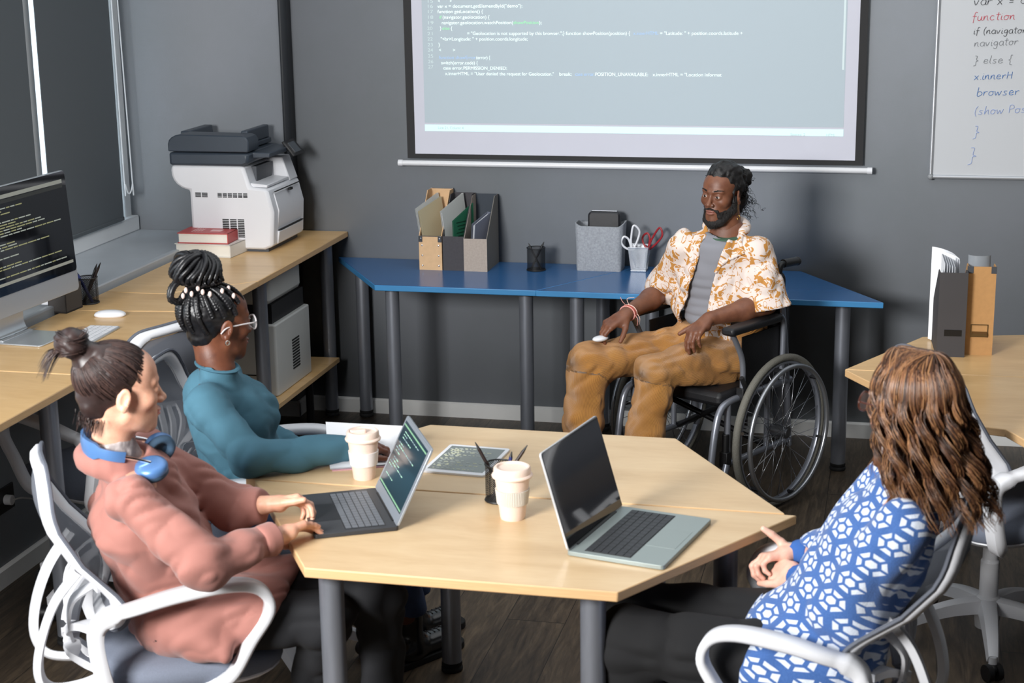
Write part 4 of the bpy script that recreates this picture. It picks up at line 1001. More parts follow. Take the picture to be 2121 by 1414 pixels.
# ---------------- implicit-surface modelling for people ----------------
A = lambda v: np.asarray(v, np.float32)
_tab = np.random.RandomState(4).rand(32, 32, 32).astype(np.float32)
def vnoise(x, y, z):
    def fl(a):
        i = np.floor(a); f = a-i; return i.astype(np.int32) & 31, f*f*(3-2*f)
    (i, fx), (j, fy), (k, fz) = fl(x), fl(y), fl(z); i1, j1, k1 = (i+1) & 31, (j+1) & 31, (k+1) & 31; T = _tab
    a = T[i, j, k]*(1-fx)+T[i1, j, k]*fx; b = T[i, j1, k]*(1-fx)+T[i1, j1, k]*fx
    c = T[i, j, k1]*(1-fx)+T[i1, j, k1]*fx; d = T[i, j1, k1]*(1-fx)+T[i1, j1, k1]*fx
    a = a*(1-fy)+b*fy; c = c*(1-fy)+d*fy; return a*(1-fz)+c*fz
class SDF:
    def __init__(s, lo, hi, h):
        s.lo = A(lo); s.h = h; n = np.ceil((A(hi)-s.lo)/h).astype(int)+1
        s.ax = [s.lo[i]+np.arange(n[i], dtype=np.float32)*h for i in range(3)]; s.F = np.full(tuple(n), .5, np.float32)
    def sl(s, lo, hi):
        o = []
        for i in range(3):
            a = int(max(0, math.floor((lo[i]-s.lo[i])/s.h))); b = int(min(len(s.ax[i]), math.ceil((hi[i]-s.lo[i])/s.h)+1)); o.append(slice(a, max(b, a)))
        return tuple(o)
    def grid(s, q): return s.ax[0][q[0]][:, None, None], s.ax[1][q[1]][None, :, None], s.ax[2][q[2]][None, None, :]
    def comb(s, q, d, k, sub):
        f = s.F[q]
        if sub: d = -d; h = np.maximum(k-np.abs(f-d), 0)/k; s.F[q] = np.maximum(f, d)+h*h*k*.25
        else: h = np.maximum(k-np.abs(f-d), 0)/k; s.F[q] = np.minimum(f, d)-h*h*k*.25
    def cone(s, a, b, ra, rb=None, k=.01, sub=False, flat=None):
        """tapered capsule; flat=(axis, factor) widens it along an axis"""
        rb = ra if rb is None else rb; a, b = A(a), A(b); R_ = max(ra, rb)*(flat[1] if flat else 1)+k+3*s.h
        q = s.sl(np.minimum(a, b)-R_, np.maximum(a, b)+R_); X, Y, Z = s.grid(q); ba = b-a; L2 = float(ba@ba)+1e-12
        px, py, pz = X-a[0], Y-a[1], Z-a[2]; t = np.clip((px*ba[0]+py*ba[1]+pz*ba[2])/L2, 0, 1)
        px, py, pz = px-t*ba[0], py-t*ba[1], pz-t*ba[2]
        if flat:
            w = A(flat[0]); w = w/np.linalg.norm(w); d = (px*w[0]+py*w[1]+pz*w[2])*(1-1/flat[1]); px, py, pz = px-w[0]*d, py-w[1]*d, pz-w[2]*d
        s.comb(q, np.sqrt(px*px+py*py+pz*pz)-(ra+(rb-ra)*t), k, sub); return s
    def ell(s, c, r, k=.01, sub=False, rot=None):
        c, r = A(c), A(r if hasattr(r, '__len__') else [r]*3); R_ = r.max()+k+3*s.h
        q = s.sl(c-R_, c+R_); X, Y, Z = s.grid(q); x, y, z = X-c[0], Y-c[1], Z-c[2]
        if rot is not None:
            m = np.array(rot, np.float32); x, y, z = x*m[0, 0]+y*m[1, 0]+z*m[2, 0], x*m[0, 1]+y*m[1, 1]+z*m[2, 1], x*m[0, 2]+y*m[1, 2]+z*m[2, 2]
        k0 = np.sqrt((x/r[0])**2+(y/r[1])**2+(z/r[2])**2); k1 = np.sqrt((x/r[0]**2)**2+(y/r[1]**2)**2+(z/r[2]**2)**2)+1e-9
        s.comb(q, k0*(k0-1)/k1, k, sub); return s
    def chain(s, pts, rs, k=.01, sub=False, flat=None):
        for i in range(len(pts)-1): s.cone(pts[i], pts[i+1], rs[i], rs[i+1], k, sub, flat)
        return s
    def cut(s, p, n, k=.004, box=None):
        """remove the side the normal points to (inside box only if given)"""
        q = s.sl(*box) if box else tuple(slice(0, len(a)) for a in s.ax)
        X, Y, Z = s.grid(q); n = A(n)/np.linalg.norm(n); d = (X-p[0])*n[0]+(Y-p[1])*n[1]+(Z-p[2])*n[2]; f = s.F[q]
        h = np.maximum(k-np.abs(f-d), 0)/k; s.F[q] = np.maximum(f, d)+h*h*k*.25; return s
    def at(s, p):
        i = [int(round((p[k]-float(s.ax[k][0]))/s.h)) for k in range(3)]
        return float(s.F[tuple(min(max(i[k], 0), s.F.shape[k]-1) for k in range(3))])
    def snap(s, p, d, off=0, n=200):
        """march from p along d until the surface (plus off) is met"""
        p, d = A(p), A(unit(d))
        for _ in range(n):
            if s.at(p) < off: return p
            p = p+d*.002
        return p
    def shell(s, t): s.F = np.maximum(s.F, -(s.F+t)); return s
    def minus(s, o, off=0): s.F = np.maximum(s.F, -(o.F-off)); return s
    def disp(s, amp, sx, sy, sz, ridge=False, seed=0, rot=None):
        m = np.nonzero(np.abs(s.F) < amp*2+.006+s.h*2); x, y, z = s.ax[0][m[0]], s.ax[1][m[1]], s.ax[2][m[2]]
        if rot is not None:
            r = np.array(rot, np.float32); x, y, z = x*r[0, 0]+y*r[1, 0]+z*r[2, 0], x*r[0, 1]+y*r[1, 1]+z*r[2, 1], x*r[0, 2]+y*r[1, 2]+z*r[2, 2]
        n = vnoise(x*sx+seed, y*sy+seed*2.3, z*sz+seed*.7)
        n = (1-np.abs(2*n-1)*2) if ridge else (n*2-1)
        s.F[m] += amp*n; return s
    def mesh(s):
        F, h = s.F, s.h; S = F < 0; n = F.shape; sh = lambda a, i, j, k: a[i:n[0]-1+i, j:n[1]-1+j, k:n[2]-1+k]
        c = np.zeros(tuple(x-1 for x in n), np.int8)
        for i in (0, 1):
            for j in (0, 1):
                for k in (0, 1): c += sh(S, i, j, k)
        act = (c > 0) & (c < 8); ijk = np.argwhere(act); I, J, K = ijk.T; idx = np.full(act.shape, -1, np.int64); idx[act] = np.arange(len(ijk))
        P = np.zeros((len(ijk), 3)); cnt = np.zeros(len(ijk))
        cs = [(i, j, k) for i in (0, 1) for j in (0, 1) for k in (0, 1)]
        for a in cs:
            for b in cs:
                if sum(b) == sum(a)+1 and all(q >= p for p, q in zip(a, b)):
                    fa = F[I+a[0], J+a[1], K+a[2]]; fb = F[I+b[0], J+b[1], K+b[2]]; x = (fa < 0) != (fb < 0)
                    t = np.where(x, fa/np.where(x, fa-fb, 1), 0)
                    for d in range(3): P[:, d] += np.where(x, a[d]+t*(b[d]-a[d]), 0)
                    cnt += x
        P = (P/cnt[:, None]+ijk)*h+s.lo; fs = []
        for ax in range(3):
            u, v = (ax+1) % 3, (ax+2) % 3
            a = [slice(1, x-1) for x in n]; a[ax] = slice(0, n[ax]-1); b = list(a); b[ax] = slice(1, n[ax])
            A0, B0 = S[tuple(a)], S[tuple(b)]; e = np.argwhere(A0 != B0); 
            if not len(e): continue
            ins = A0[tuple(e.T)]; e = e+[0 if d == ax else 1 for d in range(3)]
            def at(du, dv): q = e.copy(); q[:, u] += du; q[:, v] += dv; return idx[tuple(q.T)]
            qd = np.stack([at(-1, -1), at(0, -1), at(0, 0), at(-1, 0)], 1); qd[~ins] = qd[~ins][:, ::-1]; fs.append(qd)
        return P, np.concatenate(fs)
def np_obj(name, parts, mats, parent, off=(0, 0, 0), uv=None, smooth=0, mi=None, **props):
    """parts: list of (P, F, rot3x3 or None, origin, material index or array) joined into one mesh"""
    V, Q, MI, o = [], [], [], 0
    for p in parts:
        P, F, rot, org, m = (list(p)+[None, None, 0])[:5] if len(p) < 5 else p
        if rot is not None: P = P@np.array(rot).T
        if org is not None: P = P+np.array(org)
        V.append(P-np.array(off)); Q.append(F+o); MI.append(np.broadcast_to(np.asarray(m), len(F))); o += len(P)
    V = np.concatenate(V); Q = np.concatenate(Q); MI = np.concatenate(MI)
    me = bpy.data.meshes.new(name); me.vertices.add(len(V)); me.vertices.foreach_set('co', V.astype(np.float32).ravel())
    me.loops.add(Q.size); me.loops.foreach_set('vertex_index', Q.ravel().astype(np.int32))
    me.polygons.add(len(Q)); me.polygons.foreach_set('loop_start', np.arange(0, Q.size, Q.shape[1], dtype=np.int32))
    me.update(calc_edges=True); me.validate()
    for m in (mats if isinstance(mats, (list, tuple)) else [mats]): me.materials.append(m)
    if MI.any(): me.polygons.foreach_set('material_index', MI.astype(np.int32))
    me.polygons.foreach_set('use_smooth', [True]*len(me.polygons))
    if uv is not None:
        l = me.uv_layers.new(name='UVMap'); UV = uv(V+np.array(off)); l.data.foreach_set('uv', UV[Q.ravel()].astype(np.float32).ravel())
    ob = bpy.data.objects.new(name, me); COL.objects.link(ob)
    if parent: ob.parent = parent
    for k, v in props.items(): ob[k] = v
    return ob
def bone_uv(bones):
    """bones: (a, b, radius, reference) -> UV in metres wrapped round the nearest bone"""
    def fn(V):
        best = np.full(len(V), 1e9); UV = np.zeros((len(V), 2)); v0 = 0
        for a, b, r, ref in bones:
            a, b = np.array(a, float), np.array(b, float); ba = b-a; L = np.linalg.norm(ba); d = ba/L
            t = np.clip((V-a)@d, 0, L); q = V-a-t[:, None]*d; dist = np.linalg.norm(q, axis=1)-r
            e = np.array(ref, float); e = e-d*(e@d); e /= np.linalg.norm(e); f = np.cross(d, e)
            ang = np.arctan2(q@f, q@e); m = dist < best; best[m] = dist[m]
            UV[m, 0] = ang[m]*r*1.15; UV[m, 1] = ((V-a)@d)[m]
        return UV
    return fn
def unit(v): v = np.array(v, float); return v/np.linalg.norm(v)
def frame(fwd, up=(0, 0, 1), roll=0):
    f = unit(fwd); u = np.array(up, float); u = unit(u-f*(u@f)); r = np.cross(f, u)
    if roll: r, u = r*cos(roll)+u*sin(roll), u*cos(roll)-r*sin(roll)
    return np.stack([r, f, u], 1)       # columns right, forward, up
def head(neck_l, fem=True, h=.002, eyes=True, sl=1.0):
    S = SDF((-.10, -.13, -.21), (.10, .135, .145), h)
    j = .9 if fem else 1.0
    S.ell((0, -.018, .045), (.073, .093, .080)); S.ell((0, .038, .045), (.060, .052, .058), .03); S.ell((0, .038, -.012), (.058, .050, .060), .03)
    for s in (-1, 1):
        S.ell((s*.042, .058, -.014), (.020, .022, .018), .025); S.cone((s*.050*j, .004, -.055), (s*.018, .064, -.092*(1.0 if not fem else .97)), .019*j, .017*j, .03)
        S.cone((s*.010, .088, .031), (s*.044, .074, .032), .0065 if fem else .0085, .006, .014)
    S.ell((0, .074, -.094), (.019*j, .018, .016), .022); S.ell((0, .070, -.056), (.031, .025, .030), .022); S.ell((0, .03, -.07), (.045, .04, .03), .03)
    S.cone((0, .084, .022), (0, .104, -.018), .0075, .0095, .012); S.ell((0, .1085, -.0225), (.0105, .0105, .0095), .008)
    for s in (-1, 1):
        S.ell((s*.0125, .099, -.026), (.0075, .010, .0075), .006); S.ell((s*.0062, .1025, -.0335), (.0032, .0055, .003), .002, sub=True)
        S.ell((s*.031, .100, .013), (.018, .013, .011), .012, sub=True)
        S.ell((s*.031, .079, .0105), (.0155, .0135, .0128), .006)
        if eyes: S.ell((s*.0315, .094, .0100), (.0135, .0115, .0050), .0025, sub=True)
    S.ell((0, .0935, -.0505), (.0215, .0095, .0052), .004); S.ell((0, .0925, -.0615), (.0185, .0100, .0066), .004)
    S.ell((0, .104, -.0557), (.0235, .009, .0011), .002, sub=True)
    for s in (-1, 1):
        e = rotm(0, 0, s*R(-22)) @ rotm(R(-12), 0, 0); c = Vector((s*.076, -.010, .0))
        S.ell(c, (.0065, .018, .031), .004, rot=e); S.ell(c+e @ Vector((s*.007, .003, .004)), (.0055, .0105, .0195), .003, sub=True, rot=e)
        S.ell(c+e @ Vector((s*.003, .006, -.022)), (.005, .009, .010), .003); S.ell(c+e @ Vector((s*.003, .012, -.002)), (.0045, .005, .007), .003)
    r = .049 if fem else .059; n = A(neck_l)
    S.cone((0, -.028, -.04), n*.55+A((0, -.03, -.05))*.45, r*1.02, r*.97, .02); S.cone(n*.55+A((0, -.03, -.05))*.45, n, r*.97, r*1.05, .02)
    if not fem: S.ell((0, .022, -.118), (.010, .010, .012), .02)
    P, F = S.mesh(); c = P[F].mean(1)
    lip = (np.abs(c[:, 0]) < .0215) & (c[:, 1] > .0865) & (np.abs(c[:, 2]+.0558) < .0112-.25*np.abs(c[:, 0]))
    return P, F, lip.astype(int)
def hand(S, w, fwd, up, thumb, curls, th=(.55, .75, -.25), sc=1.0, spread=.10, thcurl=.35, k=.0035):
    """w wrist, fwd towards fingers, up = back of hand, thumb = +1 if thumb lies on fwd x up side"""
    w = A(w); f = A(unit(fwd)); u = A(up); u = A(unit(u-f*(u@f))); t = A(np.cross(f, u))*thumb
    def rot(v, ax, a): return v*cos(a)+np.cross(ax, v)*sin(a)+ax*(ax@v)*(1-cos(a))
    lat = (.027, .009, -.010, -.028); fl = (.086, .090, .085, .077); L = (.070, .078, .073, .058); rr = (.0088, .0090, .0086, .0078)
    S.cone(w-f*.01, w+f*.035*sc, .020*sc, .021*sc, .012, flat=(t, 1.35)); tips = []
    for i in range(4):
        b = w+(f*fl[i]+t*lat[i])*sc; S.cone(w+(f*.018+t*lat[i]*.6)*sc, b, .0135*sc, .0112*sc, .010)
        d = rot(f, u, -thumb*spread*(1.5-i)*-1); ax = A(np.cross(d, u)); p = b; c = curls[i] if hasattr(curls[0], '__len__') else curls
        a = 0
        for g, (sg, cu) in enumerate(zip((.46, .30, .24), c)):
            a += cu; dd = d*cos(a)-u*sin(a); q = p+dd*L[i]*sg*sc
            S.cone(p, q, rr[i]*sc*(1-.09*g), rr[i]*sc*(1-.09*(g+1)), k if g else .006); p = q
        tips.append(p)
    b = w+(f*.012+t*.018-u*.006)*sc; d = A(unit(f*th[0]+t*th[1]+u*th[2])); p = b+d*.042*sc
    S.cone(b, p, .0165*sc, .0115*sc, .012); d2 = A(unit(d+f*thcurl)); q = p+d2*.033*sc; S.cone(p, q, .0108*sc, .0098*sc, .004)
    d3 = A(unit(d2+f*thcurl*.6)); S.cone(q, q+d3*.026*sc, .0098*sc, .0078*sc, .003)
    S.ell(w+(f*.04+t*.018-u*.010)*sc, (.018*sc,)*3, .012); S.ell(w+(f*.035-t*.018-u*.008)*sc, (.016*sc,)*3, .012)
    return tips
def arm_hand(el, w, fwd, up, thumb, curls, sc=1.0, h=.0024, r=(.042, .027), **kw):
    P = [A(el), A(w), A(w)+A(unit(fwd))*.2]; S = SDF(np.min(P, 0)-.10, np.max(P, 0)+.10, h)
    el, w = A(el), A(w); m = el*.62+w*.38
    S.cone(el, m, r[0], r[0]*.96, .02); S.cone(m, w, r[0]*.96, r[1]*.92, .02); tips = hand(S, w, fwd, up, thumb, curls, sc=sc, **kw)
    return S.mesh()+(None, None, 0), tips
def skin(name, c, c2, lip):
    def fn(nt, b):
        v = coords(nt); n = noise(nt, v, 22, 4, .6); nt.links.new(ramp(nt, n, [(.35, srgb(*c2)), (.62, srgb(*c))]).k, b.inputs['Base Color'])
        nt.links.new(bump(nt, noise(nt, v, 420, 2), .0003), b.inputs['Normal'])
    return [M(name, c, .48, fn=fn, Subsurface_Weight=.12, Subsurface_Scale=.01, Subsurface_Radius=(1, .35, .2)), M(name+'_lips', lip, .4, var=.06)]
def strands(name, lines, rad, mats, parent, off=(0, 0, 0), seg=4, taper=True, **props):
    """thin tapered tubes, all in numpy; lines = list of (n,3) arrays; material chosen per line"""
    V, Q, MI, o = [], [], [], 0; rr = random.Random(9)
    for ln_ in lines:
        P = np.asarray(ln_, float); n = len(P); T = np.gradient(P, axis=0); T /= np.linalg.norm(T, axis=1)[:, None]+1e-9
        a = np.cross(T, [.31, .21, .93]); a /= np.linalg.norm(a, axis=1)[:, None]+1e-9; b = np.cross(T, a)
        r = rad*(np.minimum(1, 1.25-np.linspace(0, 1, n)) if taper else np.ones(n))
        for k in range(seg):
            pass
        an = 2*pi*np.arange(seg)/seg
        ring = P[:, None, :]+(a[:, None, :]*np.cos(an)[None, :, None]+b[:, None, :]*np.sin(an)[None, :, None])*r[:, None, None]
        V.append(ring.reshape(-1, 3)); i = np.arange(n-1)[:, None]*seg; k = np.arange(seg)[None, :]; k1 = (k+1) % seg
        q = np.stack([i+k, i+k1, i+seg+k1, i+seg+k], -1).reshape(-1, 4)+o; Q.append(q); MI.append(np.full(len(q), rr.randrange(len(mats)))); o += n*seg
    return np_obj(name, [(np.concatenate(V), np.concatenate(Q), None, None, np.concatenate(MI))], mats, parent, off, **props)
def eyes(parent, Rm, org, off, gaze=(0, 1, 0), iris=(46, 28, 18), lab='eye'):
    g = Vector(gaze).normalized(); q = g.to_track_quat('Z', 'Y').to_matrix()
    for s in (-1, 1):
        m = MB(); r = .0118; c = Vector((s*.031, .0795, .0102))
        for a0, a1, mi in ((0, .21, 2), (.21, .50, 1), (.50, pi, 0)):
            pr = [(r*sin(a0+(a1-a0)*i/6)*(1.012 if mi else 1), r*cos(a0+(a1-a0)*i/6)*(1.012 if mi else 1)) for i in range(7)]; m.lathe(pr, 20, c, q, mi)
        V = np.array([tuple(v) for v in m.v])@Rm.T+np.array(org)-np.array(off); m.v = [tuple(v) for v in V]
        obj(lab, m, [M('eye_white', (206, 198, 192), .25), M('iris_%d' % iris[0], iris, .15), M('pupil', (6, 5, 5), .1)], parent, ang=80)
def wmesh(mb, Rm, org, off):
    V = np.array([tuple(v) for v in mb.v])@Rm.T+np.array(org)-np.array(off); mb.v = [tuple(v) for v in V]; return mb
# ---------------- person in the wheelchair ----------------
def man():
    base = (-.642, -.85, 0); t = thing('person', 'person with dark beard in orange and white patterned shirt seated in a wheelchair', 'person', base)
    sk = skin('skin_brown_man', (122, 78, 56), (104, 64, 46), (138, 88, 76))
    HC = np.array((-.619, -.905, 1.205)); fd_ = (-.44, -.90, -.04); HS = .885; Rm = frame(fd_, roll=R(2))*HS; inv = Rm.T/HS**2
    N = np.array((-.602, -.885, 1.065)); nl = inv@(N-HC)
    hm = head(nl, False); P, F, lip = hm
    J = dict(SL=(-.484, -.925, 1.000), SR=(-.762, -.900, 1.015), EL=(-.440, -.945, .800), WL=(-.645, -1.085, .765), ER=(-.855, -.735, .795), WR=(-.968, -1.022, .757),
             PV=(-.605, -.825, .60), WA=(-.62, -.85, .76), CH=(-.625, -.87, .92), HL=(-.535, -.885, .585), HR=(-.70, -.81, .585), KL=(-.826, -1.195, .575), KR=(-1.105, -1.10, .578), AL=(-.895, -1.275, .13), AR=(-1.125, -1.165, .13))
    J = {k: A(v) for k, v in J.items()}
    lat = unit(J['SL']-J['SR'])
    # hidden trunk, joined into the same body mesh
    S = SDF((-1.25, -1.42, .02), (-.33, -.6, 1.12), .008)
    S.chain([J['PV'], J['WA'], J['CH'], (J['SL']+J['SR'])/2+A((0, 0, -.02)), N], [.08, .07, .075, .05, .055], .03, flat=(lat, 1.4))
    for s in 'LR': S.chain([J['S'+s], J['E'+s]], [.05, .042], .03); S.chain([J['H'+s], J['K'+s], J['A'+s]], [.075, .055, .042], .03); S.cone(J['A'+s], J['A'+s]+A((-.05, -.14, -.04)), .035, .028)
    bodym = S.mesh()
    aL, tL = arm_hand(J['EL'], J['WL'], (-.48, -.62, -.42), (-.35, -.35, .9), 1, [(.50, .35, .2), (.55, .45, .25), (.62, .5, .3), (.75, .5, .3)], th=(.75, .7, -.05), spread=.12)
    aR, tR = arm_hand(J['ER'], J['WR'], (-.72, -.52, -.42), (-.25, -.35, .9), -1, [(.45, .55, .3), (.45, .6, .3), (.5, .6, .35), (.6, .6, .35)], th=(.62, .62, -.45), spread=.06)
    np_obj('body', [(P, F, Rm, HC, lip), bodym, aL, aR], sk, t, base)
    eyes(t, Rm, HC, base, (-.06, 1, .06))
    # brows
    hair = M('hair_black', (17, 15, 15), .55, var=.3, vscale=60, bmp=.001, bscale=300)
    rr = random.Random(1)
    for s in (-1, 1):
        L = []
        for i in range(70):
            a = rr.random(); x = s*(.012+.035*a); z = .0325+.006*sin(a*pi*.75)+rr.uniform(-.0035, .0035)*(1-.5*a); y = .0965-.020*a*a-.002
            L.append(np.array([(x, y, z), (x+s*.004, y+.0008, z+.001), (x+s*.009, y-.002, z+.0005)])@Rm.T+HC)
        strands('eyebrow', L, .0009, [hair], t, base, seg=3)
    # hair cap, tied back
    S = SDF((-.13, -.21, -.16), (.13, .12, .17), .003)
    S.ell((0, -.026, .052), (.081, .100, .085)); S.ell((0, -.01, .10), (.055, .07, .045), .03); S.cut((0, .068, .073), (0, .80, -.60), .012)
    for s in (-1, 1): S.ell((s*.082, -.008, -.005), (.022, .030, .040), .01, sub=True); S.cone((s*.070, .022, .02), (s*.068, .012, -.02), .008, .006, .012)
    S.ell((0, -.118, -.03), (.050, .045, .055), .02); S.ell((.015, -.13, -.075), (.035, .035, .045), .02); S.ell((-.02, -.115, .06), (.05, .04, .05), .02)
    S.disp(.006, 55, 55, 55, seed=3); S.disp(.003, 130, 60, 60, seed=5)
    P2, F2 = S.mesh(); np_obj('hair', [(P2, F2, Rm, HC)], hair, t, base)
    L = []
    for i in range(420):
        a = rr.uniform(-2.9, .0) if rr.random() < .7 else rr.uniform(-3.14, 3.14); el = rr.uniform(-.6, 1.35)
        d = np.array((cos(el)*cos(a), cos(el)*sin(a), sin(el))); p = np.array((0, -.026, .045))+d*np.array((.083, .102, .088))
        if p[1] > .03+.4*p[2] and p[2] < .10: continue
        q = np.array((0, -.13, -.02)); n = 9; pts = []; amp = rr.uniform(.002, .006); ph = rr.uniform(0, 6); ou = rr.uniform(.0, .012)
        for k in range(n):
            u = k/(n-1)*rr.uniform(.6, .75); x = p*(1-u)+q*u; x = x+d*(ou*sin(u*pi)+.012*u*(1-u)*4)
            x = x+np.array((sin(k*1.7+ph), cos(k*1.3+ph), sin(k*1.1+ph)))*amp; pts.append(x)
        L.append(np.array(pts)@Rm.T+HC)
    for i in range(170):
        s0 = np.array((rr.gauss(0, .03), -.15+rr.gauss(0, .012), -.04+rr.gauss(0, .035))); d = np.array((rr.gauss(0, .5), -1, rr.gauss(-.5, .5))); d /= np.linalg.norm(d); ph = rr.uniform(0, 6); ln_ = rr.uniform(.03, .07); am = rr.uniform(.002, .006)
        L.append(np.array([s0+d*ln_*k/9+np.array((sin(k*1.4+ph), cos(k*1.2+ph), sin(k+ph)))*am+np.array((0, 0, -.02))*(k/9)**2 for k in range(10)])@Rm.T+HC)
    strands('hair_curls', L, .0011, [hair], t, base, seg=3)
    # beard
    S = SDF((-.10, -.03, -.15), (.10, .135, .05), .0024)
    for s in (-1, 1):
        S.cone((s*.069, .004, .0), (s*.060, .010, -.055), .0085, .016, .01); S.cone((s*.060, .010, -.055), (s*.032, .062, -.098), .016, .021, .015); S.cone((s*.052, .03, -.05), (s*.036, .066, -.062), .010, .0095, .015)
        S.cone((s*.004, .0985, -.041), (s*.028, .084, -.052), .0042, .0048, .004); S.cone((s*.028, .084, -.052), (s*.033, .072, -.075), .0055, .011, .008)
    S.ell((0, .074, -.108), (.030, .024, .024), .015); S.ell((0, .085, -.084), (.012, .009, .007), .006)
    S.disp(.002, 260, 260, 260, seed=2); P2, F2 = S.mesh()
    np_obj('beard', [(P2, F2, Rm, HC)], M('beard_black', (20, 16, 15), .7, var=.3, vscale=200, bmp=.0012, bscale=900), t, base)
    L = []
    for i in range(900):
        s = rr.choice((-1, 1)); u = rr.random(); a = np.array((s*.072, .006, -.01)); b = np.array((s*.055, .03, -.075)); c = np.array((0, .092, -.118)); x = a*(1-u)**2+2*b*u*(1-u)+c*u*u+np.array([rr.gauss(0, .006) for _ in range(3)])
        d = np.array((s*.35*(1-u)+rr.gauss(0, .2), .35*u+rr.gauss(0, .2), -1)); d /= np.linalg.norm(d); L.append(np.array([x, x+d*.006+np.array((s*.001, 0, 0)), x+d*.013])@Rm.T+HC)
    strands('beard_strands', L, .0007, [hair], t, base, seg=3)
    gold = M('gold_jewelry', (210, 170, 90), .25, 1)
    m = MB().tube([(-.0165+.0*cos(a), .1005+.0065*cos(a), -.027+.0065*sin(a)) for a in [2*pi*i/14 for i in range(14)]], .0011, 6, closed=True); obj('nose_ring', wmesh(m, Rm, HC, base), m_chrome, t)
    m = MB().tube(cr([(-.080, .0, -.03), (-.081, .0, -.05), (-.082, -.002, -.075)], 4), .0009, 6).tube([(-.082+.007*cos(a), -.002, -.085+.010*sin(a)) for a in [2*pi*i/16 for i in range(16)]], .001, 6, closed=True); obj('earring', wmesh(m, Rm, HC, base), gold, t)
    # grey t-shirt with a green inner neckline
    nk = J['CH']+A((0, 0, .0)); fr_ = A(unit(np.cross(lat, (0, 0, 1)))); fr_ = fr_ if fr_[1] < 0 else -fr_
    UC = (J['SL']+J['SR'])/2+A((0, 0, -.015))
    S = SDF((-.9, -1.12, .52), (-.35, -.62, 1.12), .005)
    S.chain([J['PV'], J['WA'], J['CH'], UC], [.106, .098, .104, .074], .05, flat=(lat, 1.38)); S.cone(UC, N+A((0, 0, .0)), .066, .058, .04); S.cone(J['SL'], J['SR'], .042, .042, .03)
    S.cut(J['PV']+A((0, 0, .0)), (-.2, -.2, -1)); S.cone(N+fr_*.02+A((0, 0, .02)), N+A((0, 0, .3)), .066, .09, .006, sub=True)
    S.disp(.005, 6, 6, 26, True, 2); P2, F2 = S.mesh(); np_obj('t_shirt', [(P2, F2)], M('tshirt_grey', (132, 133, 140), .85, bmp=.0004, bscale=900), t, base)
    c0 = N+fr_*.012+A((0, 0, -.004)); ringp = [tuple(c0+lat*cos(a)*.066+fr_*sin(a)*.066+A((0, 0, -.014))*max(0, sin(a))) for a in [2*pi*i/28 for i in range(28)]]
    m = MB().tube(ringp, 1, sec=[(.013, .003), (-.013, .003), (-.013, -.003), (.013, -.003)], up=None, closed=True); obj('inner_neckline', wmesh(m, np.eye(3), (0, 0, 0), base), M('green_knit', (66, 96, 76), .8), t)
    # patterned open shirt
    def fpat(nt, b):
        v = coords(nt, 'Object', (1, 1, 1)); n1 = noise(nt, v, 12, 1.2, .45, 2.2); n2 = noise(nt, v, 8, 1, .4, 2.6); n3 = noise(nt, v, 18, 1, .5, 1.2)
        m = (n1.gt(.56)).max((n2-.5).abs().lt(.018)).max((n3-.62).abs().lt(.014)); cut = (n3-.5).abs().lt(.026); m = m*(cut*-1+1)
        nt.links.new(mix(nt, m, srgb(222, 208, 200), srgb(190, 132, 62)).k, b.inputs['Base Color'])
    msh = M('patterned_shirt_cotton', (222, 208, 200), .8, fn=fpat)
    S = SDF((-1.02, -1.22, .52), (-.28, -.60, 1.14), .005)
    S.chain([J['PV']+A((0, 0, .02)), J['WA'], J['CH'], UC], [.148, .132, .126, .088], .05, flat=(lat, 1.36)); S.cone(J['SL']+A((0, 0, -.005)), J['SR']+A((0, 0, -.005)), .058, .056, .03); S.cone(UC, N+A((0, 0, .005)), .078, .066, .04)
    sL = J['SL']*.12+J['EL']*.88; sR = J['SR']*.10+J['ER']*.90
    S.cone(J['SL'], J['EL']+A((.008, -.0, -.012)), .062, .090, .022); S.cone(J['SR'], J['ER'], .060, .084, .022)
    S.disp(.008, 9, 9, 16, True, 4, rot=rotm(.5, -.4, .2)); S.disp(.005, 20, 20, 11, True, 8, rot=rotm(.5, .3, .2)); inner = SDF.__new__(SDF); inner.F = S.F.copy()
    # sleeve ends, hem, neck, front opening
    dL = unit(J['EL']-J['SL']); dR = unit(J['ER']-J['SR'])
    S.cut(J['EL']+A((0, -.0, -.018)), dL+np.array((.0, -.0, -.15)), .004, ((-.56, -1.22, .6), (-.28, -.6, .86)))
    S.cut(J['ER']+A((0, 0, -.004)), dR, .004, ((-1.02, -1.22, .62), (-.775, -.6, .90)))
    S.F = np.maximum(S.F, -(inner.F+.009))
    S.cut(J['PV']+A((0, 0, -.0)), (-.25, -.25, -1), .004)
    S.cone(N+fr_*.035+A((0, 0, .035)), N+A((0, 0, .3)), .078, .09, .006, sub=True)
    full = SDF.__new__(SDF); full.__dict__.update(S.__dict__); full.F = S.F.copy()
    def on(x, z): return full.snap(A((x, -1.30, z)), (0, 1, 0), .002)
    S.chain([A((-.640, -1.00, 1.09)), on(-.660, 1.0), on(-.672, .93), on(-.690, .86), on(-.708, .79), on(-.728, .72), on(-.735, .66)], [.066, .046, .040, .042, .048, .060, .07], .006, sub=True)
    P2, F2 = S.mesh(); np_obj('patterned_shirt', [(P2, F2)], msh, t, base)
    # camp collar: two lapels and a neck band
    S = SDF((-.80, -1.12, .88), (-.42, -.74, 1.14), .004)
    pts = [N+lat*cos(a)*.073+fr_*(sin(a)*.075-.012)+A((0, 0, .022-.02*sin(a))) for a in np.linspace(R(200), R(-20), 14)[::-1]]
    pts = [N+lat*cos(a)*.074-fr_*(sin(a)*.070)+A((0, 0, .018+.018*sin(a))) for a in np.linspace(R(-25), R(205), 14)]
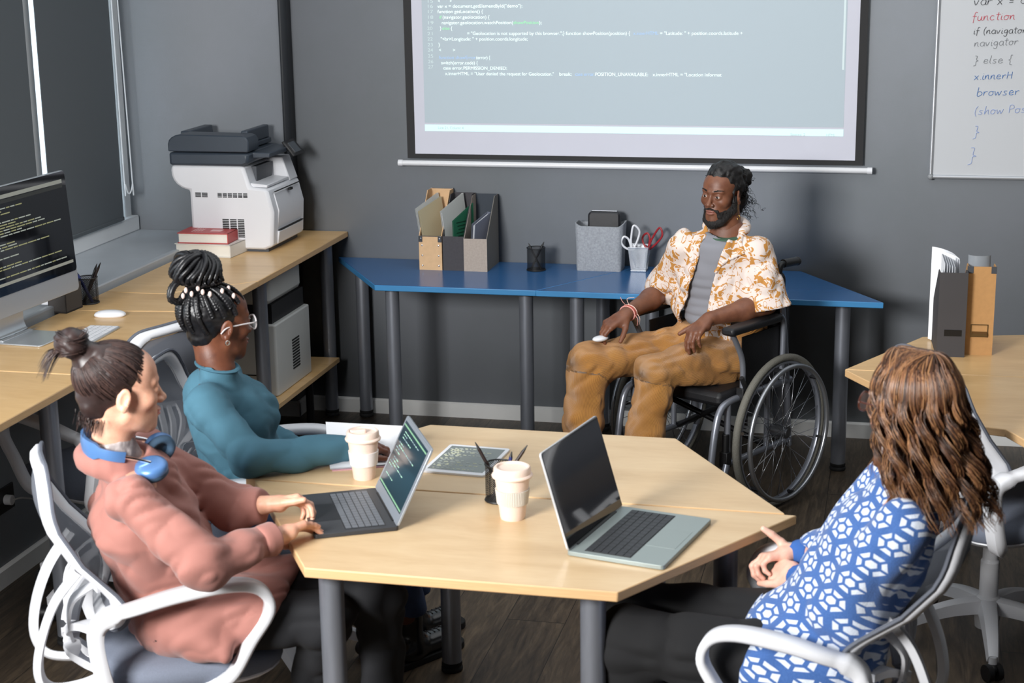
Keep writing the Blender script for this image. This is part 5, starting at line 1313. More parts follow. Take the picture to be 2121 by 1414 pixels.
    S.chain(pts, [.017]*14, .01)
    for s in (-1, 1):
        a0 = N+lat*s*.066+fr_*.030+A((0, 0, .004)); tip = on(-.662+s*.060, .965); out = on(-.640+s*.110, 1.000); mid = on(-.635+s*.092, 1.040); low = on(-.672+s*.044, .93)
        for a_, b_ in ((a0, tip), (a0, out), (a0, mid)): S.cone(a_, b_, .008, .0055, .008)
        for k in range(7): q_ = k/6; S.cone(a0*(1-q_*.8)+mid*q_*.8, tip*(1-q_)+out*q_, .0065, .0055, .008)
        S.cone(a0, low, .007, .005, .008); S.cone(tip, low, .005, .005, .01)
    P2, F2 = S.mesh(); np_obj('shirt_collar', [(P2, F2)], msh, t, base)
    # corduroy trousers
    def fcord(nt, b):
        n = nt.nodes.new('ShaderNodeTexCoord'); u, v, w_ = xyz(nt, n.outputs['UV']); s = (u*1650).sin()
        nn = noise(nt, coords(nt), 9, 4); base_c = ramp(nt, nn, [(.3, srgb(182, 122, 48)), (.7, srgb(200, 140, 62))])
        nt.links.new(mix(nt, s*.16+.18, base_c, srgb(150, 96, 34)).k, b.inputs['Base Color']); nt.links.new(bump(nt, s, .0009), b.inputs['Normal'])
        b.inputs['Sheen Weight'].default_value = .25
    S = SDF((-1.30, -1.45, .05), (-.36, -.62, .78), .0065)
    S.chain([J['PV']+A((0, 0, -.02)), J['WA']+A((0, 0, -.06))], [.135, .125], .04, flat=(lat, 1.35))
    for s in 'LR':
        S.cone(J['H'+s], J['K'+s], .105, .082, .04); S.cone(J['K'+s], J['K'+s]*.5+J['A'+s]*.5, .084, .082, .03); S.cone(J['K'+s]*.5+J['A'+s]*.5, J['A'+s], .082, .088, .03)
        d = unit(J['K'+s]-J['H'+s]); bk = J['K'+s]-A(d)*.075+A((0, 0, -.085)); S.cone(bk+A(lat)*.1, bk-A(lat)*.1, .012, .012, .03, sub=True)
    S.disp(.010, 5, 5, 14, True, 6, rot=rotm(.4, .5, .3)); S.disp(.006, 9, 24, 9, True, 3, rot=rotm(.9, .2, 1.1)); S.disp(.003, 22, 40, 18, True, 9, rot=rotm(.2, .9, .4))
    S.cut(J['WA']+A((0, 0, -.06)), (0, 0, 1)); S.cut(J['AL']+A((0, 0, -.02)), (0, 0, -1))
    P2, F2 = S.mesh(); np_obj('corduroy_trousers', [(P2, F2)], M('ochre_corduroy', (196, 136, 58), .9, fn=fcord), t, base,
        uv=bone_uv([(J['H'+s], J['K'+s], .09, (0, 0, 1)) for s in 'LR']+[(J['K'+s], J['A'+s], .085, (-.5, -.8, 0)) for s in 'LR']))
    for s in 'LR':
        a = J['A'+s]; S = SDF(a-.22, a+.14, .005); toe = a+A((-.075, -.165, -.055)); S.cone(a+A((.02, .04, -.06)), toe, .036, .038, .03); S.cone(a+A((0, 0, .03)), a+A((0, .01, -.05)), .045, .045, .03); S.cut((0, 0, a[2]-.09), (0, 0, -1))
        P2, F2 = S.mesh(); np_obj('shoe', [(P2, F2)], M('shoe_dark', (40, 38, 38), .5), t, base)
    # woven wrist bands
    w, f = J['WR'], unit(J['WR']-J['ER']); fa = frame(f); 
    for k, c in enumerate(((214, 150, 140), (178, 74, 60), (226, 190, 176))):
        o_ = w-A(f)*(.012+.008*k); m = MB().tube([tuple(o_+fa[:, 0]*cos(a)*.033+fa[:, 2]*sin(a)*.029) for a in [2*pi*i/20 for i in range(20)]], .0028, 6, closed=True)
        if k != 1: m.tube(cr([tuple(o_+fa[:, 2]*.03), tuple(o_+fa[:, 2]*.05-A(f)*.01*(k-1)+fa[:, 0]*.012), tuple(o_+fa[:, 2]*.062+fa[:, 0]*.026*(1-k))], 4), .0012, 5).tube(cr([tuple(o_+fa[:, 0]*-.033), tuple(o_+fa[:, 0]*-.045-fa[:, 2]*.02), tuple(o_-fa[:, 0]*.04-fa[:, 2]*.045)], 4), .0012, 5)
        obj('wrist_band', wmesh(m, np.eye(3), (0, 0, 0), base), M('band_%d' % k, c, .8), t)
    # white pointer held under the right hand
    c = J['WR']+A(unit((-.72, -.52, -.42)))*.115+A((.0, -.02, -.030)); g = thing('presentation_clicker', 'white rounded clicker under the hand on the ochre trouser knee', 'remote', tuple(c), R(55))
    m = MB().ball((0, 0, 0), 1, 24, sc=(.036, .024, .011)); obj('shell', m, m_white, g, ang=80)
man()
def torso(S, J, rs, k=.05, fl=1.38, sh=.05, nk=.06):
    lat = unit(J['SL']-J['SR']); UC = (J['SL']+J['SR'])/2+A((0, 0, -.015))
    S.chain([J['PV'], J['WA'], J['CH'], UC], rs, k, flat=(lat, fl)); S.cone(J['SL'], J['SR'], sh, sh, .03); S.cone(UC, J['N'], rs[-1]*.9, nk, .035); return lat, UC
def glasses(t, Rm, HC, base, mat, lens, w=.0225):
    m = MB(); m2 = MB()
    for s in (-1, 1):
        c = Vector((s*.034, .1035, .006)); pts = [c+Vector((w*1.12*cos(a), -.004*abs(cos(a)), w*.92*sin(a)-.002*abs(cos(a)))) for a in [2*pi*i/24 for i in range(24)]]
        m.tube(pts, .0026, 6, closed=True); m2.add([p+Vector((0, .0, 0)) for p in pts], [tuple(range(24))])
        m.tube(cr([(s*.058, .099, .012), (s*.070, .085, .013), (s*.077, .03, .012), (s*.080, -.012, .008), (s*.078, -.03, -.008)], 4), .0024, 6)
    m.tube([(-.011, .106, .010), (0, .108, .012), (.011, .106, .010)], .0024, 6)
    g = obj('eyeglasses', wmesh(m, Rm, HC, base), mat, t, ang=60); obj('lens', wmesh(m2, Rm, HC, base), lens, g)
m_lens = M('lens_clear', (225, 230, 232), .03, Alpha=.18)
def shoe_sdf(a, d, h=.005, r=.036):
    """boot on ankle a pointing along d (unit, horizontal)"""
    a = A(a); d = A(unit(d)); z0 = .0; S = SDF((a[0]-.3, a[1]-.3, -.005), (a[0]+.3, a[1]+.3, a[2]+.10), h)
    hz = A((a[0], a[1], r+.006)); S.cone(a+A((0, 0, .06)), hz, r*1.15, r*1.1, .03); S.cone(hz-d*.035, hz+d*.15, r*1.02, r*.98, .03, flat=(np.cross(d, (0, 0, 1)), 1.15)); S.cut((0, 0, .001), (0, 0, -1)); S.cut(a+A((0, 0, .085)), (0, 0, 1)); return S
# ---------------- person in pink, left foreground ----------------
def pink():
    base = (-1.68, -3.52, 0); t = thing('person', 'person with a brown hair bun in a dusty pink jacket at the dark laptop', 'person', base)
    sk = skin('skin_light', (222, 172, 146), (206, 150, 124), (196, 120, 108))
    HC = np.array((-1.737, -3.70, 1.156)); az = R(40); Rm = frame((cos(az), sin(az), -.06), roll=R(-3))*.93
    J = dict(N=(-1.762, -3.69, 1.0), SR=(-1.68, -3.795, .925), SL=(-1.775, -3.51, .94), ER=(-1.515, -3.79, .775), EL=(-1.60, -3.40, .77), WR=(-1.408, -3.60, .782), WL=(-1.505, -3.41, .79),
             PV=(-1.70, -3.53, .575), WA=(-1.72, -3.57, .70), CH=(-1.735, -3.63, .83), HR=(-1.67, -3.62, .555), HL=(-1.70, -3.44, .555), KR=(-1.33, -3.50, .535), KL=(-1.235, -3.36, .545), AR=(-1.46, -3.34, .16), AL=(-1.24, -3.32, .09))
    J = {k: A(v) for k, v in J.items()}; nl = (Rm.T/.93**2)@(J['N']-HC)
    P, F, lip = head(nl, True)
    S = SDF((-1.95, -4.0, .02), (-1.1, -3.2, 1.08), .008); lat, UC = torso(S, J, [.095, .08, .085, .055], nk=.044)
    for s in 'LR': S.cone(J['S'+s], J['E'+s], .034, .033, .02); S.chain([J['H'+s], J['K'+s]], [.07, .05], .03)
    for s in 'LR': S.chain([J['K'+s], J['A'+s]*.55+J['K'+s]*.45, J['A'+s]], [.048, .047, .030], .02)
    for s, d in (('R', (.6, .1, 0)), ('L', (1, 0, 0))):
        a = J['A'+s]; d = A(unit(d)); S.cone(a, a+A((0, 0, -.045)), .03, .03, .02); S.cone(a+A((0, 0, -.05)), a+A((0, 0, -.055))+d*.14, .032, .024, .02)
    bm = S.mesh()
    aR, tR = arm_hand(J['ER'], J['WR'], (.42, .86, .02), (-.50, .15, .92), -1, [(.30, .35, .2), (.32, .35, .2), (.40, .4, .25), (.22, .2, .1)], sc=.93, r=(.034, .023), th=(.55, .55, -.3), spread=.12)
    aL, tL = arm_hand(J['EL'], J['WL'], (.80, .30, .10), (-.25, .45, .90), 1, [(.65, .55, .35), (.65, .75, .45), (.75, .8, .5), (.8, .8, .5)], sc=.93, r=(.034, .023), th=(.85, .45, -.1), spread=.06)
    np_obj('body', [(P, F, Rm, HC, lip), bm, aR, aL], sk, t, base)
    eyes(t, Rm, HC, base)
    hm = [M('hair_brown_a', (46, 33, 31), .42, var=.2, vscale=40), M('hair_brown_b', (70, 52, 47), .4, var=.2, vscale=40)]
    rr = random.Random(2); B = np.array((0, -.098, .118))
    S = SDF((-.12, -.20, -.12), (.12, .12, .20), .003); S.ell((0, -.020, .050), (.079, .098, .084)); S.cut((0, .066, .078), (0, .78, -.62), .012)
    for s in (-1, 1): S.ell((s*.085, .004, -.008), (.022, .034, .040), .01, sub=True)
    S.ell((0, -.062, -.020), (.052, .045, .045), .03); S.ell(B*.93, (.028,)*3, .03)
    S.ell(B+(0, -.022, .018), (.043, .040, .038), .008); S.disp(.004, 45, 45, 45, seed=2); P2, F2 = S.mesh(); np_obj('hair', [(P2, F2, Rm, HC)], hm[0], t, base)
    L = []
    for i in range(900):
        a = rr.uniform(-pi, pi); el = rr.uniform(-.75, .9); d = np.array((cos(el)*cos(a), cos(el)*sin(a), sin(el))); p = np.array((0, -.020, .048))+d*np.array((.080, .099, .085))
        if p[1]-.066 > (p[2]-.078)*.80 or (p[1] > -.03 and p[2] < .035 and abs(p[0]) > .05 and p[1] < .04 and p[2] > -.05 and p[1] > -.04): continue
        q = B; pts = []
        for k in range(9):
            u = k/8; x = p*(1-u)+q*u; c = x-np.array((0, -.020, .048)); nrm = np.linalg.norm(c/np.array((.0815, .1005, .0865))); x = np.array((0, -.020, .048))+c/max(nrm, .3) if u < .85 else x+(B-x)*0; pts.append(x)
        L.append(np.array(pts)@Rm.T+HC)
    for i in range(240):
        a0 = rr.uniform(0, 2*pi); rad = rr.uniform(.024, .043); tl = rr.uniform(-.5, .5); c = B+(0, -.022, .018); pts = []
        for k in range(12):
            a = a0+k*.30; pts.append(c+np.array((rad*cos(a), rad*sin(a)*cos(tl), rad*sin(a)*sin(tl)*.95+rr.uniform(-.001, .001)+.018*sin(a0*3))))
        L.append(np.array(pts)@Rm.T+HC)
    for i in range(60):
        s0 = B+np.array((rr.gauss(0, .01), -.055+rr.gauss(0, .006), .0)); d = np.array((rr.gauss(0, .15), -.75, -.45+rr.gauss(0, .25))); L.append(np.array([s0+d*.006*k+np.array((0, 0, -.0006))*k*k for k in range(9)])@Rm.T+HC)
    for i in range(90):
        s0 = np.array((rr.uniform(-.055, .055), -.075+rr.gauss(0, .01), -.055)); L.append(np.array([s0+np.array((rr.gauss(0, .002), -.0015*k, -.007*k)) for k in range(7)])@Rm.T+HC)
    strands('hair_strands', L, .0012, hm, t, base, seg=3)
    # inner collar
    S = SDF(J['N']-.12, J['N']+.10, .003); c0 = (Rm@np.array((0, -.035, -.10)))+HC; S.cone(J['N']+A((0, 0, -.01)), J['N']*.55+A(c0)*.45, .058, .055, .01); S.disp(.003, 60, 60, 25, True); S.cut(J['N']*.55+A(c0)*.45+A((0, 0, .02)), (-.1, -.2, 1)); P2, F2 = S.mesh()
    np_obj('inner_collar', [(P2, F2)], M('lace_collar_grey', (168, 158, 156), .8, var=.15, vscale=150), t, base)
    # jacket
    mj = M('dusty_pink_cotton', (158, 106, 96), .82, var=.04, vscale=12, bmp=.0003, bscale=900, Sheen_Weight=.15)
    S = SDF((-2.0, -4.02, .44), (-1.12, -3.2, 1.06), .005)
    torso(S, J, [.145, .122, .122, .086], .06, 1.22, .058, .072)
    for s in 'LR':
        S.cone(J['S'+s], J['E'+s], .062, .066, .022); m_ = J['E'+s]*.45+J['W'+s]*.55; S.cone(J['E'+s], m_, .064, .052, .025); S.cone(m_, J['W'+s], .054, .040, .02)
        S.cone(J['H'+s]+A((0, 0, .01)), J['H'+s]*.28+J['K'+s]*.72+A((0, 0, .005)), .112, .095, .04)
    S.cone(J['HR']+A((.03, -.03, -.01)), J['HR']+A((.15, -.07, -.045)), .065, .035, .04)
    S.disp(.008, 4, 5, 14, True, 6, rot=rotm(.5, .9, .4)); S.disp(.006, 6, 22, 8, True, 3, rot=rotm(.2, -.7, .9)); S.disp(.005, 13, 36, 12, True, 13, rot=rotm(.8, -.3, .5))
    S.chain([J['N']*.98+A((J['N']*.02))+A((cos(a)*.074-.010, sin(a)*.074, -.012-.010*cos(a))) for a in np.linspace(R(50), R(335), 14)], [.012]*14, .022, flat=((0, 0, 1), 1.5))
    for s in 'LR': S.cut(J['W'+s]+A(unit(J['W'+s]-J['E'+s]))*-.012, unit(J['W'+s]-J['E'+s]), .004, (J['W'+s]-.085, J['W'+s]+.085))
    S.cut(J['HR']*.25+J['KR']*.75+A((0, 0, .06)), (.90, .15, -.62), .03, ((-1.6, -4, .42), (-1.1, -3.2, .70)))
    S.cone(J['N']+A((.01, 0, .03)), J['N']+A((0, 0, .2)), .066, .10, .008, sub=True); S.cut((0, 0, .470), (0, 0, -1), .01)
    P2, F2 = S.mesh(); np_obj('jacket', [(P2, F2)], mj, t, base)
    for s in 'R':
        f = unit(J['W'+s]-J['E'+s]); o_ = J['W'+s]-A(f)*.022; S = SDF(o_-.08, o_+.08, .003); S.cone(o_-A(f)*.012, o_+A(f)*.012, .0405, .0400, .004); S.cut(o_+A(f)*.016, f); S.cut(o_-A(f)*.03, -f); P2, F2 = S.mesh(); np_obj('cuff', [(P2, F2)], mj, t, base)
    # trousers
    S = SDF((-1.9, -3.85, .10), (-1.08, -3.15, .74), .006); S.cone(J['PV'], J['WA'], .12, .10, .04, flat=(lat, 1.3))
    for s in 'LR': S.cone(J['H'+s], J['K'+s], .090, .068, .04); S.cone(J['K'+s], J['K'+s]*.42+J['A'+s]*.58, .068, .056, .03); S.cut(J['K'+s]*.36+J['A'+s]*.64, J['A'+s]-J['K'+s], .004, (J['A'+s]-.12, J['A'+s]+.20))
    S.disp(.006, 12, 12, 20, True, 6); P2, F2 = S.mesh(); np_obj('trousers', [(P2, F2)], M('black_cotton', (22, 23, 27), .85), t, base)
    for s, d in (('R', (.6, .1, 0)), ('L', (1, 0, 0))):
        a = J['A'+s]; d = A(unit(d)); S = SDF(a-.22, a+.20, .005); S.cone(a+A((0, 0, -.05)), a+A((0, 0, -.055))+d*.14, .039, .031, .02); S.cut(a+A((0, 0, -.03)), (-.3*d[0], -.3*d[1], 1)); P2, F2 = S.mesh(); np_obj('shoe', [(P2, F2)], M('shoe_black', (26, 26, 28), .5), t, base)
    # headphones resting round the neck: a thing of its own
    h = thing('headphones', 'blue over-ear headphones around the neck of the person in pink', 'headphones', tuple(J['N']+A((0, 0, .012))))
    n = J['N']*0; mb_ = M('headphone_blue', (84, 124, 176), .35, .25); lf, ff = A(unit((-.30, .95, 0))), A(unit((.95, .30, 0)))
    band = [lf*sin(a)*.088-ff*cos(a)*.075*(1 if cos(a) > 0 else .9)+A((0, 0, .028-.030*(1-cos(a))*.6)) for a in np.linspace(-2.05, 2.05, 26)]
    obj('headband', MB().tube([tuple(p) for p in band], [1 if abs(i-12.5) < 7 else .62 for i in range(26)], sec=[(.016*.25, .020), (-.016*.25, .020), (-.006, 0), (-.004, -.020), (.004, -.020), (.006, 0)], up=(0, 0, 1)), mb_, h, ang=60)
    for s in (-1, 1):
        c = lf*s*.066+ff*.088+A((0, 0, -.024+.004*s)); ax = unit(-lf*s*.30+ff*.05+A((0, 0, -.95))) if s < 0 else unit(-lf*s*.8+ff*.5+A((0, 0, -.3)))
        q = Vector(ax).to_track_quat('Z', 'Y').to_matrix()
        o_ = obj('ear_cup', MB().lathe([(0, -.014), (.026, -.013), (.036, -.008), (.039, 0), (.038, .008), (0, .008)], 32, tuple(c), q), mb_, h, ang=70)
        obj('ear_cushion', MB().lathe([(0, .010), (.018, .010), (.020, .020), (.032, .024), (.0385, .016), (.037, .007), (0, .007)], 32, tuple(c), q), M('ear_cushion_slate', (62, 88, 112), .8), o_, ang=70)
        e = A(band[0] if s < 0 else band[-1]); obj('slider', MB().tube(cr([tuple(e), tuple((e+c)/2+A((0, 0, .006))), tuple(A(c)-A(ax)*.012)], 5), .0045, 8), m_chrome, h)
pink()
# ---------------- person in teal sweater ----------------
def teal():
    base = (-1.84, -2.72, 0); t = thing('person', 'person with a braided bun and clear glasses in a teal sweater writing', 'person', base)
    sk = skin('skin_dark', (112, 66, 44), (92, 52, 36), (120, 66, 58))
    HC = np.array((-1.832, -2.90, 1.124)); az = R(52); Rm = frame((cos(az), sin(az), -.05), roll=R(-2))*.95
    J = dict(N=(-1.825, -2.925, 1.000), SR=(-1.815, -3.045, .925), SL=(-1.895, -2.75, .930), ER=(-1.675, -3.085, .800), EL=(-1.86, -2.60, .715), WR=(-1.455, -2.925, .787), WL=(-1.64, -2.65, .645),
             PV=(-1.84, -2.72, .575), WA=(-1.83, -2.78, .70), CH=(-1.835, -2.85, .845), HR=(-1.82, -2.81, .555), HL=(-1.84, -2.62, .555), KR=(-1.42, -2.74, .545), KL=(-1.44, -2.56, .545), AR=(-1.385, -2.60, .13), AL=(-1.42, -2.45, .13))
    J = {k: A(v) for k, v in J.items()}; nl = (Rm.T/.95**2)@(J['N']-HC)
    P, F, lip = head(nl, True)
    S = SDF((-2.05, -3.25, .02), (-1.3, -2.4, 1.1), .008); lat, UC = torso(S, J, [.09, .08, .085, .055], nk=.044)
    for s in 'LR': S.cone(J['S'+s], J['E'+s], .034, .033, .02); S.chain([J['H'+s], J['K'+s], J['A'+s]], [.07, .05, .035], .03)
    bm = S.mesh()
    aR, tR = arm_hand(J['ER'], J['WR'], (.80, .58, .0), (-.10, .10, 1), 1, [(.35, .55, .35), (.45, .75, .45), (.6, .8, .5), (.7, .85, .5)], sc=.95, r=(.034, .023), th=(.9, .40, -.15), spread=.05)
    aR, tR = arm_hand(J['ER'], J['WR'], (.86, .50, .06), (-.15, -.35, .93), 1, [(.55, .65, .35), (.55, .8, .45), (.65, .85, .5), (.75, .85, .5)], sc=.95, r=(.034, .023), th=(.85, .45, -.15), spread=.05)
    aL, tL = arm_hand(J['EL'], J['WL'], (.7, -.4, .0), (0, 0, 1), -1, [(.3, .3, .2)]*4, sc=.95, r=(.034, .023))
    np_obj('body', [(P, F, Rm, HC, lip), bm, aR, aL], sk, t, base); eyes(t, Rm, HC, base)
    glasses(t, Rm, HC, base, M('clear_acetate', (212, 206, 206), .1, Alpha=.75, Coat_Weight=.5), m_lens)
    m = MB().tube([(.0805+.0015, -.010+.0065*cos(a), -.036+.0065*sin(a)) for a in [2*pi*i/16 for i in range(16)]], .0022, 6, closed=True).ball((.081, -.010, -.029), .0035, 10); obj('earring', wmesh(m, Rm, HC, base), m_chrome, t)
    m_br = M('braid_black', (17, 17, 20), .42, var=.3, vscale=80)
    S = SDF((-.12, -.16, -.12), (.12, .12, .22), .003); S.ell((0, -.020, .048), (.0775, .097, .082)); S.cut((0, .074, .082), (0, .78, -.62), .010)
    for s in (-1, 1): S.ell((s*.085, .004, -.008), (.020, .032, .038), .01, sub=True)
    S.ell((0, -.055, -.030), (.048, .034, .030), .03); S.disp(.002, 90, 90, 90); P2, F2 = S.mesh(); np_obj('hair', [(P2, F2, Rm, HC)], m_br, t, base)
    rr = random.Random(5); T = np.array((0, -.056, .124)); cen = np.array((0, -.020, .048)); m = MB()
    def braid(pts, r=.0068):
        P_ = cr([tuple(p) for p in pts], 10); n = len(P_); Lg = 0; V0 = len(m.v); seg = 8; vs = []; prev = None
        for i, p in enumerate(P_):
            tt = (P_[min(i+1, n-1)]-P_[max(i-1, 0)]).normalized(); g = prev if prev else Vector((.3, .2, .9)); a = (g-tt*tt.dot(g)).normalized(); prev = a; b = tt.cross(a)
            if i: Lg += (p-P_[i-1]).length
            for k in range(seg):
                an = 2*pi*k/seg; w = Lg/.0085*pi; q = r*(.80+.28*abs(sin(w+(an > pi)*pi/2)))
                vs.append(p+(a*cos(an)*1.15+b*sin(an)*.95)*q)
        m.add(vs, [(i*seg+k, i*seg+(k+1) % seg, (i+1)*seg+(k+1) % seg, (i+1)*seg+k) for i in range(n-1) for k in range(seg)])
    for ring, (el0, cnt) in enumerate(((-.72, 11), (-.42, 14), (-.05, 16), (.32, 15))):
        for i in range(cnt):
            a = 2*pi*i/cnt+ring*.21; d = np.array((cos(el0)*cos(a), cos(el0)*sin(a), sin(el0))); p = cen+d*np.array((.078, .098, .083))
            if p[1]-.070 > (p[2]-.082)*.80: continue
            if abs(p[0]) > .055 and -.045 < p[1] < .045 and p[2] < .03: p = p+np.array((0, 0, .05)); 
            pts = []
            for k in range(6):
                u = k/5; x = p*(1-u)+T*u; c = x-cen; nn_ = np.linalg.norm(c/np.array((.081, .101, .086))); pts.append(cen+c/nn_ if u < .95 else T+np.array((0, 0, .004)))
            braid(pts)
    for i in range(26):
        a = 2*pi*i/26; d = np.array((cos(a), sin(a), 0)); lean = np.array((0, -.016, 0)); tw = np.array((-sin(a), cos(a), 0)); b0 = T+d*.018; rad = .064+.010*rr.random(); hgt = .056+.020*rr.random()
        braid([b0, T+d*rad*.72+(0, 0, .016)+lean*.3, T+d*rad+tw*.010+(0, 0, .03+.01*rr.random())+lean, T+d*rad*.82+tw*.028+(0, 0, hgt)+lean, T+d*rad*.35+tw*.03+(0, 0, hgt+.020)+lean*1.2, T-d*rad*.15+tw*.02+(0, 0, hgt+.020)+lean*1.2], .0078)
    for i in range(16):
        a = 2*pi*i/16+.1; d = np.array((cos(a), sin(a), 0)); tw = np.array((-sin(a), cos(a), 0)); c = T+(0, -.004, .006); braid([c+d*.036+tw*.0, c+d*.040+tw*.02+(0, 0, .004), c+d*.042+tw*.04+(0, 0, .010), c+d*.044+tw*.055+(0, 0, .018)], .0075)
    braid([T+(.01, -.055, .03), T+(.012, -.088, .01), T+(.012, -.100, -.022), T+(.010, -.080, -.040), T+(.006, -.060, -.028)], .0085); braid([T+(-.01, -.058, .03), T+(-.004, -.094, .0), T+(.0, -.096, -.034), T+(.0, -.07, -.038)], .008)
    obj('braids', wmesh(m, Rm, HC, base), m_br, t, ang=0)
    mc = M('cowrie_shell', (226, 204, 196), .35)
    for p in ((.040, -.105, .112), (.053, -.092, .130), (.030, -.118, .122), (.056, -.078, .118), (.062, -.018, .116), (.062, .020, .098), (.066, -.060, .112), (.020, -.122, .104), (.046, .012, .118), (-.05, -.06, .13)):
        obj('hair_bead', wmesh(MB().ball(p, .0072, 12, sc=(.8, .8, 1.25)), Rm, HC, base), mc, t, ang=80)
    ms = M('teal_knit', (66, 108, 126), .88, var=.03, bmp=.0003, bscale=1200)
    S = SDF((-2.10, -3.25, .48), (-1.38, -2.45, 1.09), .005); torso(S, J, [.128, .108, .114, .080], .05, 1.22, .052, .058)
    for s in 'LR':
        S.cone(J['S'+s], J['E'+s], .062, .056, .035); m_ = J['E'+s]*.5+J['W'+s]*.5; S.cone(J['E'+s], m_, .056, .048, .03); S.cone(m_, J['W'+s], .048, .040, .02)
    ch = J['CH']+A((.058, .02, -.01)); S.ell(ch+A((0, .05, .0)), (.06, .055, .06), .06); S.ell(ch+A((-.0, -.05, .0)), (.06, .055, .06), .06)
    S.disp(.006, 4, 5, 13, True, 6, rot=rotm(.3, .9, .4)); S.disp(.0045, 7, 20, 8, True, 3, rot=rotm(.6, -.5, .9)); S.disp(.002, 16, 40, 14, True, 13, rot=rotm(.8, -.3, .5))
    for s in 'LR': f = unit(J['W'+s]-J['E'+s]); S.cut(J['W'+s]+A(f)*.005, f, .004, (J['W'+s]-.07, J['W'+s]+.07))
    c0 = A(Rm@np.array((0, -.035, -.10))+HC); S.cut(J['N']+A((0, 0, .028)), (.20, .0, 1), .006); S.cone(J['N']+A((.0, 0, .02)), J['N']+A((.0, 0, .1)), .053, .055, .004, sub=True)
    P2, F2 = S.mesh(); sw = np_obj('sweater', [(P2, F2)], ms, t, base)
    c1 = J['N']+A((-.002, .0, .012)); obj('neckband', wmesh(MB().tube([tuple(c1+A((cos(a)*.054, sin(a)*.054, -cos(a)*.011))) for a in [2*pi*i/32 for i in range(32)]], 1, sec=[(.010*cos(q), .0045*sin(q)) for q in [2*pi*i/8 for i in range(8)]], closed=True, up=None), np.eye(3), (0, 0, 0), base), ms, sw, ang=80)
    md = M('blue_denim', (44, 60, 92), .85, var=.15, vscale=50, bmp=.0004, bscale=900)
    S = SDF((-2.05, -3.0, .10), (-1.25, -2.3, .72), .006); S.cone(J['PV'], J['WA'], .115, .10, .04, flat=(lat, 1.3))
    for s in 'LR': S.cone(J['H'+s], J['K'+s], .086, .066, .04); S.cone(J['K'+s], J['A'+s], .066, .062, .03); S.cut(J['A'+s]+A((0, 0, .045)), (0, 0, -1), .004, (J['A'+s]-.12, J['A'+s]+.10))
    S.disp(.005, 12, 12, 20, True, 6); P2, F2 = S.mesh(); np_obj('jeans', [(P2, F2)], md, t, base)
    for s in 'LR':
        S = shoe_sdf(J['A'+s]-A((0, 0, .02)), (.55, .83, 0)); P2, F2 = S.mesh(); o_ = np_obj('boot', [(P2, F2)], M('black_boot_leather', (18, 17, 18), .22), t, base)
        a = J['A'+s]; d = A(unit((.55, .83, 0))); sd = A((.83, -.55, 0)); m = MB()
        for k in range(6):
            q = [S.snap(a+d*(.035+.018*k)+sd*w_+A((0, 0, .16)), (0, 0, -1))-A(base)+A((0, 0, .001)) for w_ in (-.014, 0, .014)]; m.tube([tuple(x) for x in q], .0020, 5)
        obj('laces', m, M('lace_black', (46, 44, 44), .5), o_)
        m = MB().prism(rrect(.30, .088, .040, 6), 0, .022); obj('sole', m, m_rubber, o_, bevel=.003, loc=tuple(A((a[0], a[1], 0))+d*.055-base), rot=(0, 0, math.atan2(d[1], d[0])))
    tip_ = (A(tR[0])+A(tR[1]))/2; g = pen('dark pen held by the writing hand over the notebook', tuple(tip_+A((-.03, -.03, .05))), tuple(tip_+A((.030, .025, -.025))), m_pen)
teal()
